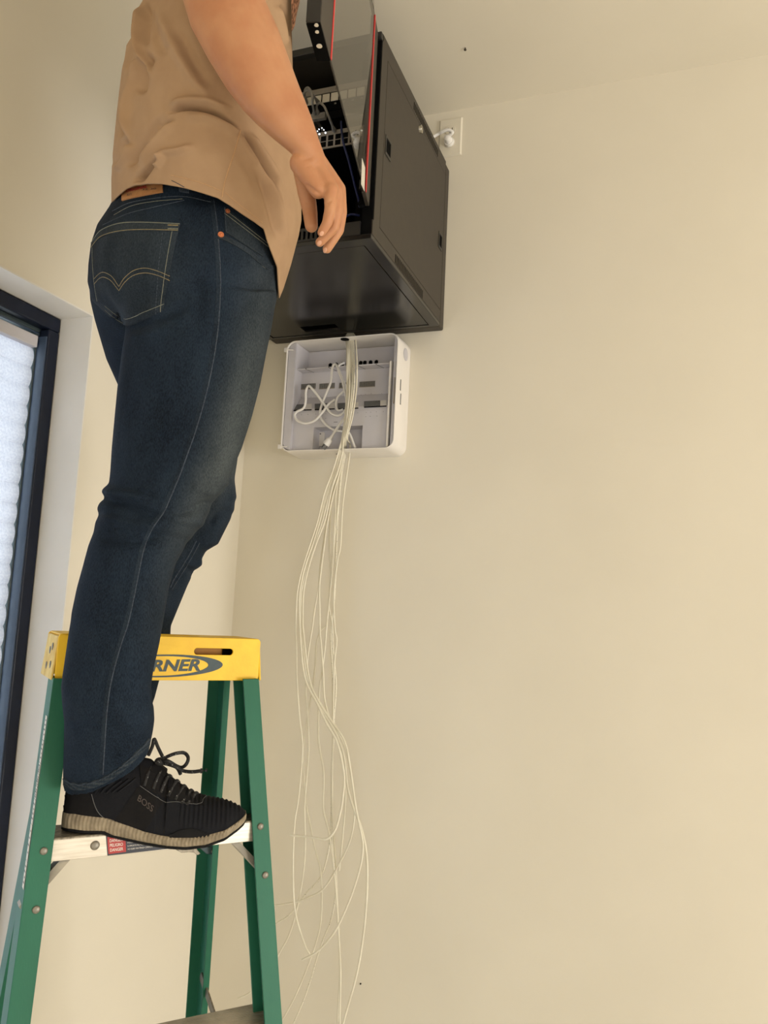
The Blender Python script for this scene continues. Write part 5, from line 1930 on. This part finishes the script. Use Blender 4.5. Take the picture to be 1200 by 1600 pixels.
V = press(V, N, [(p[0], p[1]*0.85, p[2]*FOLD) for p in [
    # deep crease across the side and folds that run from it
    ([(258, 178), (280, 171), (300, 170), (330, 176), (355, 188), (380, 203)], 2.6, -.0105), ([(262, 166), (300, 159), (335, 165), (366, 180)], 9, .0085), ([(285, 184), (320, 184), (350, 195), (374, 210)], 9, .0045),
    ([(374, 197), (390, 222), (408, 250), (424, 278), (436, 310)], 2.8, -.0085), ([(384, 203), (405, 234), (424, 264), (440, 298)], 7, .0065), ([(370, 207), (386, 237), (402, 264)], 8, .0035),
    ([(250, 246), (236, 256), (222, 270), (208, 287)], 2.6, -.0090), ([(226, 218), (212, 238), (202, 262)], 3.0, -.0040), ([(274, 182), (250, 202), (228, 230)], 3.2, -.0050),
    ([(224, 2), (219, 30), (217, 68), (225, 96), (236, 124)], 4, .0090), ([(228, 84), (214, 100), (205, 130), (200, 160), (199, 200), (204, 224)], 4.5, .0100), ([(236, 80), (224, 110), (218, 150)], 9, -.0090), ([(212, 90), (203, 130), (193, 170), (190, 220)], 5, -.0060), ([(230, 2), (227, 40), (228, 75)], 5, -.0060),
    ([(212, 20), (204, 60), (197, 110)], 6, -.0055), ([(204, 222), (196, 245), (180, 268)], 6, .0070), ([(196, 212), (188, 245), (178, 262)], 7, -.0060),
    ([(262, 178), (245, 196), (226, 218), (212, 240), (200, 265)], 9, -.0060), ([(275, 186), (255, 206), (235, 230), (215, 260)], 7, .0050),
    ([(252, 244), (238, 254), (226, 268), (212, 285)], 6.5, -.0090), ([(254, 240), (250, 252), (240, 262)], 5, .0060), ([(310, 226), (280, 236), (256, 240), (235, 256), (214, 278)], 6, .0060),
    ([(244, 10), (262, 50), (285, 95), (315, 140), (345, 170)], 10, .0050), ([(234, 10), (240, 45), (258, 90)], 9, -.0040), ([(275, 40), (300, 95), (330, 140)], 12, -.0050),
    ([(402, 262), (416, 300), (428, 340), (438, 380)], 7, -.0055), ([(420, 262), (432, 305), (442, 350), (444, 395)], 7, .0055), ([(445, 300), (452, 340), (448, 390)], 7, -.0040), ([(360, 240), (385, 285), (408, 330)], 10, .0030),
    ([(430, 5), (440, 40), (446, 80)], 5, .0055), ([(436, 5), (448, 30), (452, 60)], 4, -.0050)]])
me.vertices.foreach_set('co', V.ravel())
me.update()
for p in me.polygons:
    p.use_smooth = True
adopt(o, person)
so = o.modifiers.new('cloth', 'SOLIDIFY')
so.thickness = 0.0022
so.offset = -1.0
shirt = o
shb = bvh_of(shirt)
# sleeves
slv = MB()
sp_ = catmull([at(352, -135, 1.42), at(328, -190, 1.335), at(318, -178, 1.255), at(319, -122, 1.208)], 8)
slv.tube(sp_, list(np.interp(np.linspace(0, 1, len(sp_)), [0, 0.4, 0.75, 1], [0.070, 0.080, 0.080, 0.076])), 30, caps=False)
q = slv.build('sleeve', M['shirt'], shirt, smooth=80)
m_ = q.modifiers.new('cloth', 'SOLIDIFY')
m_.thickness = 0.002
b = MB().tube(catmull([at(285, 50, 1.595), at(325, 48, 1.605), at(372, 42, 1.618)], 6), [0.060]*6+[0.062]*6+[0.066], 24, caps=False)
q = b.build('sleeve', M['shirt'], shirt, smooth=80)
m_ = q.modifiers.new('cloth', 'SOLIDIFY')
m_.thickness = 0.002
b = MB().loft([sl(*r, n=30, ex=2.0) for r in ((300, -180, 395, -190, 1.46, .17), (318, -175, 398, -160, 1.47, .10), (330, -150, 400, -118, 1.475, .078), (334, -140, 402, -108, 1.478, .074))], caps=False)
q = b.build('collar', M['shirt'], shirt, smooth=80)
m_ = q.modifiers.new('cloth', 'SOLIDIFY')
m_.thickness = 0.002
# seams
stitch([(376, 203), (371, 222), (364, 245), (356, 268), (350, 290), (347, 308)], 'side_seam', M['thread_tan'], 0.0009, 0.0002, shirt, bvh=shb)
stitch([(267, 274), (290, 279), (320, 288), (346, 299)], 'hem_stitching', M['thread_tan'], 0.0006, 0.0003, shirt, bvh=shb)
stitch([(352, 301), (372, 318), (395, 336), (410, 348)], 'hem_stitching', M['thread_tan'], 0.0005, 0.0003, shirt, bvh=shb)
stitch([(268, 282), (278, 287), (288, 292.5)], 'hem_tuck_shade', M['label_dark'], 0.0006, 0.0000, shirt, bvh=shb)  # dark line laid on the cloth as the shade of a tuck

# ------------------------------------------------------------------ shoes
SZ = LP0[2]-0.305                                        # top of the first step
tfr = LA*0.305-0.0045
SA = lp(inner_s(0, 0.305)+0.012, tfr-0.012, 0.305)        # outer heel corner
yw = math.radians(17)
sd_ = math.cos(yw)*ld_+math.sin(yw)*ln_
sn_ = math.sin(yw)*(-ld_)+math.cos(yw)*ln_              # towards the camera
def uz(x, y, inset):
    q = onplane(x, y, SA-sn_*inset, sn_)
    return float(np.dot(q-SA, sd_)), float(q[2]-SZ)


def outline(pts, inset):
    r = sorted(uz(x, y, inset) for x, y in pts)
    return [p[0] for p in r], [p[1] for p in r]


bu, bz = outline([(89, 1304), (110, 1304.5), (140, 1307.5), (180, 1314), (220, 1322), (260, 1327.5), (290, 1328.5), (320, 1325), (350, 1315.5), (370, 1305), (382, 1297), (387, 1291)], 0.0)
mu, mz = outline([(90, 1276), (115, 1276), (140, 1279), (170, 1284), (200, 1293), (225, 1301.5), (250, 1306.5), (275, 1309), (300, 1308.5), (325, 1304.5), (350, 1299), (368, 1291), (380, 1284), (386, 1280)], 0.0)
tu, tz = outline([(94, 1236), (110, 1205), (150, 1185), (200, 1178), (236, 1186), (252, 1199), (268, 1214), (286, 1228), (304, 1239), (325, 1245), (346, 1248), (362, 1253), (374, 1259), (383, 1267), (388, 1277)], 0.045)
U1 = max(bu)
U0 = min(bu)
hwx = [U0, U0+0.004, U0+0.012, U0+0.03, U0+0.05, U0+0.11, U0+0.19, U0+0.225, U0+0.255, U1-0.022, U1-0.010, U1-0.004, U1]
hwy = [0.012, 0.020, 0.027, 0.032, 0.034, 0.037, 0.047, 0.047, 0.042, 0.033, 0.025, 0.018, 0.008]
CEN = 0.046


def srow(u_, z_, side, hw_, q=0.0):
    # the sole lies on the step and droops only where it hangs over the front edge
    p = SA+sd_*u_-sn_*(CEN+side*hw_)+np.array([0, 0, SZ+z_-SA[2]])
    over = float(np.dot(p-LP0, ln_))-tfr-0.003
    lowest = 0.0008-max(0.0, over)*1.3
    p[2] += max(0.0, lowest-float(np.interp(u_, bu, bz)))*(1-q)
    return p


def shoe_loft(name, zlo, zhi, grow, m, parent, n=150, wave=0.0):
    rings = []
    for i in range(n):
        u_ = U0+0.0008+(U1-U0-0.0016)*i/(n-1)
        h = np.interp(u_, hwx, hwy)+grow
        a0, a1 = zlo(u_), max(zhi(u_), zlo(u_)+0.0006)
        ring = []
        for x, q in ((-0.94, 0.0), (-1.0, 0.2), (-1.0, 0.5), (-1.0, 0.8))+tuple((-0.96+0.12*j, 1.0) for j in range(17))+((1.0, 0.8), (1.0, 0.5), (1.0, 0.2))+tuple((0.94-0.1175*j, 0.0) for j in range(16)):
            hh = h
            if wave and abs(x) >= 0.96:
                hh += wave*math.sin((u_+0.006*q*(1 if q < 0.55 else -1)+0.0*q)*2*math.pi/0.0058)
            ring.append(srow(u_, a0+(a1-a0)*q, x, hh, 0.0 if name == 'outsole' else 0.6*q))
        rings.append(ring)
    b_ = MB()
    b_.loft(rings)
    return b_.build(name, m, parent, smooth=45)


M['midsole'] = mat('worn_beige_midsole', S(152, 139, 116), 0.85, col2=S(122, 110, 90), scale=60, bump=0.3, bscale=300, dist=0.0008)
fb = lambda u_: np.interp(u_, bu, bz)
fm = lambda u_: np.interp(u_, mu, mz)
ft = lambda u_: np.interp(u_, tu, tz)
# upper
rings = []
NU = 260
for i in range(NU):
    u_ = U0+0.0015+(U1-U0-0.003)*i/(NU-1)
    h = np.interp(u_, hwx, hwy)-0.001
    z0, z1 = max(fm(u_)-0.006, fb(u_)+0.002), ft(u_)
    z1 = max(z1, z0+0.004)
    ring = []
    rib = 0.0
    rel = (u_-U0)/(U1-U0)
    for k in range(40):
        a = -0.12*math.pi+1.24*math.pi*k/39
        cx2, sz2 = math.cos(a), math.sin(a)
        tall = (z1-z0)
        ex = 2.0 if rel > 0.5 else 2.6
        xx = math.copysign(abs(cx2)**(2/2.2), cx2)
        top_n = 0.62 if rel < 0.55 else 0.92
        hh = h*(1-(1-top_n)*max(0, sz2)**1.3)
        zz = z0+tall*max(0.0, abs(sz2)**(2/ex)*(1 if sz2 > 0 else -0.02))
        fz = (zz-z0)/tall
        if 0.62 < rel < 0.97 and fz > 0.30:
            hh += 0.0011*math.sin(u_*2*math.pi/0.0072)*min(1, (fz-0.30)*6)
            if fz > 0.8:
                zz += 0.0010*math.sin(u_*2*math.pi/0.0072)
        ring.append(srow(u_, zz, -xx, hh, min(1.0, max(0.0, fz))))
    rings.append(ring)
b = MB()
b.loft(rings)
shoe = b.build('shoe', M['shoe'], person, smooth=60)
tag(shoe, 'black knit shoe on the step, beige ribbed midsole')
shoe_loft('midsole', lambda u_: fb(u_)+0.0042, fm, 0.0022, M['midsole'], shoe, 300, 0.0009)
shoe_loft('outsole', lambda u_: fb(u_), lambda u_: fb(u_)+0.0050, 0.0012, M['outsole'], shoe)
sbv = bvh_of(shoe)
# toe guard, side panel, heel piece, eyestay
for nm, fn, mm, nu, nv, th in (
        ('side_guard', lambda u_, v: np.array([265+u_*62, 1308-(1-v)*13*math.sin(math.pi*min(max(u_, 0.06), 0.94))**0.6+v*0.5]), M['outsole'], 16, 6, 0.0022),
        ('heel_piece', lambda u_, v: np.array([93+u_*(46+18*v), 1239+v*(38+u_*3)]), M['shoe2'], 16, 12, 0.0010),
        ('eyestay', lambda u_, v: np.array([(218+u_*102)+v*(3-4*u_), (1195+u_*48)*(1-v)+(1228+u_*30+8*math.sin(u_*math.pi))*v]), M['shoe2'], 30, 14, 0.0012),
        ('logo_panel', lambda u_, v: np.array([(216+u_*39)-v*(38-6*u_), (1229+u_*22)*(1-v)+(1284+u_*21)*v]), M['shoe2'], 14, 14, 0.0006)):
    bb = patch_on(sbv, fn, nu, nv, 0.0002, th)
    if bb.f:
        bb.build(nm, mm, shoe, smooth=50)
for k in range(5):
    o_ = [(212-k*11, 1216+k*3.0-k*1.2), (200-k*11.5, 1226+k*1.5), (184-k*9, 1238+k*0.6)]
    stitch(o_, 'knit_rib', M['shoe'], 0.0018, 0.0004, shoe, bvh=sbv)
stitch([(143, 1241), (148, 1258), (154, 1270), (165, 1281)], 'seam', M['grille'], 0.0005, 0.0003, shoe, bvh=sbv)
stitch([(219, 1228), (236, 1240), (255, 1252), (262, 1254)], 'seam', M['grille'], 0.0004, 0.0016, shoe, bvh=sbv)
stitch([(258, 1254), (275, 1253), (295, 1256), (312, 1256), (322, 1244)], 'seam', M['grille'], 0.0004, 0.0016, shoe, bvh=sbv)
M['boss_ink'] = mat('grey_brown_print', S(84, 74, 68), 0.7, col2=S(70, 62, 58), scale=200)
text_px('lettering', 'BOSS', 214.5, 1250.5, 23, 18.5, 3.4, -9.0, lambda x, y: hit(sbv, x, y, 0.0016)[0], M['boss_ink'], shoe, 0, 0.0)
# laces
def shoe_pt(x, y, inset):
    return onplane(x, y, SA-sn_*inset, sn_)


for k, (x, y) in enumerate(((238, 1199), (252, 1206), (264, 1213), (276, 1221), (287, 1229), (298, 1236), (306, 1240))):
    lo_ = (x-15-k*0.3, y+29-k*2.0)
    P = [hit(sbv, lo_[0]+2, lo_[1], 0.0012)[0], shoe_pt(x-7, y+10, 0.026), shoe_pt(x-1, y-0.5, 0.036), shoe_pt(x+3, y+1, 0.050), shoe_pt(x+4, y+8, 0.062)]
    P = [p for p in P if p is not None]
    MB().tube(catmull(P, 7), 0.0029, 10).build('lace', M['lace'], shoe, smooth=60)
bow = [[(232, 1180), (238, 1166), (241, 1155), (247, 1168), (255, 1184), (262, 1194)],
       [(249, 1190), (262, 1182), (276, 1177), (288, 1176.5), (294, 1184), (291, 1194), (284, 1199), (276, 1197), (262, 1189), (250, 1188)],
       [(250, 1192), (262, 1194), (274, 1198), (285, 1204), (299, 1206), (314, 1204.5)],
       [(274, 1197), (279, 1203), (282, 1209.5)]]
for k, pts in enumerate(bow):
    P = catmull([shoe_pt(x, y, 0.040-0.006*(i % 3)) for i, (x, y) in enumerate(pts)], 8)
    MB().tube(P, 0.0029, 10).build('lace', M['lace'], shoe, smooth=60)
b = MB()
b.cyl(shoe_pt(313, 1204.5, 0.034), shoe_pt(316.5, 1204.2, 0.034), 0.0042, 0.0036, 14)
b.cyl(shoe_pt(316.5, 1204.2, 0.034), shoe_pt(321.5, 1203.6, 0.034), 0.0010, seg=8)
b.cyl(shoe_pt(321, 1203.6, 0.034), shoe_pt(324, 1203.4, 0.034), 0.0026, 0.0030, 12)
b.build('lace_tip', M['lace'], shoe, smooth=40)
b = MB().ellipsoid(shoe_pt(250, 1190, 0.038), sd_*0.009, sn_*0.007, Z_*0.007, 14, 8)
b.build('lace_knot', M['lace'], shoe, smooth=180)
b = MB()
b.prism([hit(sbv, x, y, 0.004)[0] if hit(sbv, x, y, 0.004)[0] is not None else shoe_pt(x, y, 0.04) for x, y in ((232, 1205), (242, 1190), (262, 1205), (256, 1216))], sn_*(-0.02))
b.build('tongue', M['shoe2'], shoe, bevel=0.002)

# left shoe: a turned copy standing on the rear horizontal
ank = at(170, 1205, 1.55)
s2 = shoe.copy()
COL.objects.link(s2)
del s2['label']
s2['label'] = 'black knit shoe on the rear rung, hidden behind the other leg'
ang = math.radians(75)
src = SA+sd_*0.07-sn_*CEN
dst = np.array([ank[0], ank[1], LP0[2]-0.353])
mt = Matrix.Translation(Vector(dst)) @ Matrix.Rotation(ang, 4, 'Z') @ Matrix.Translation(-Vector(np.array([src[0], src[1], SZ])))
s2.matrix_basis = person.matrix_basis.inverted() @ mt @ shoe.matrix_basis if False else mt @ shoe.matrix_basis
s2.matrix_parent_inverse = world_of(person).inverted()
for ch in list(shoe.children):
    c2 = ch.copy()
    COL.objects.link(c2)
    c2.parent = s2
    c2.matrix_parent_inverse = ch.matrix_parent_inverse
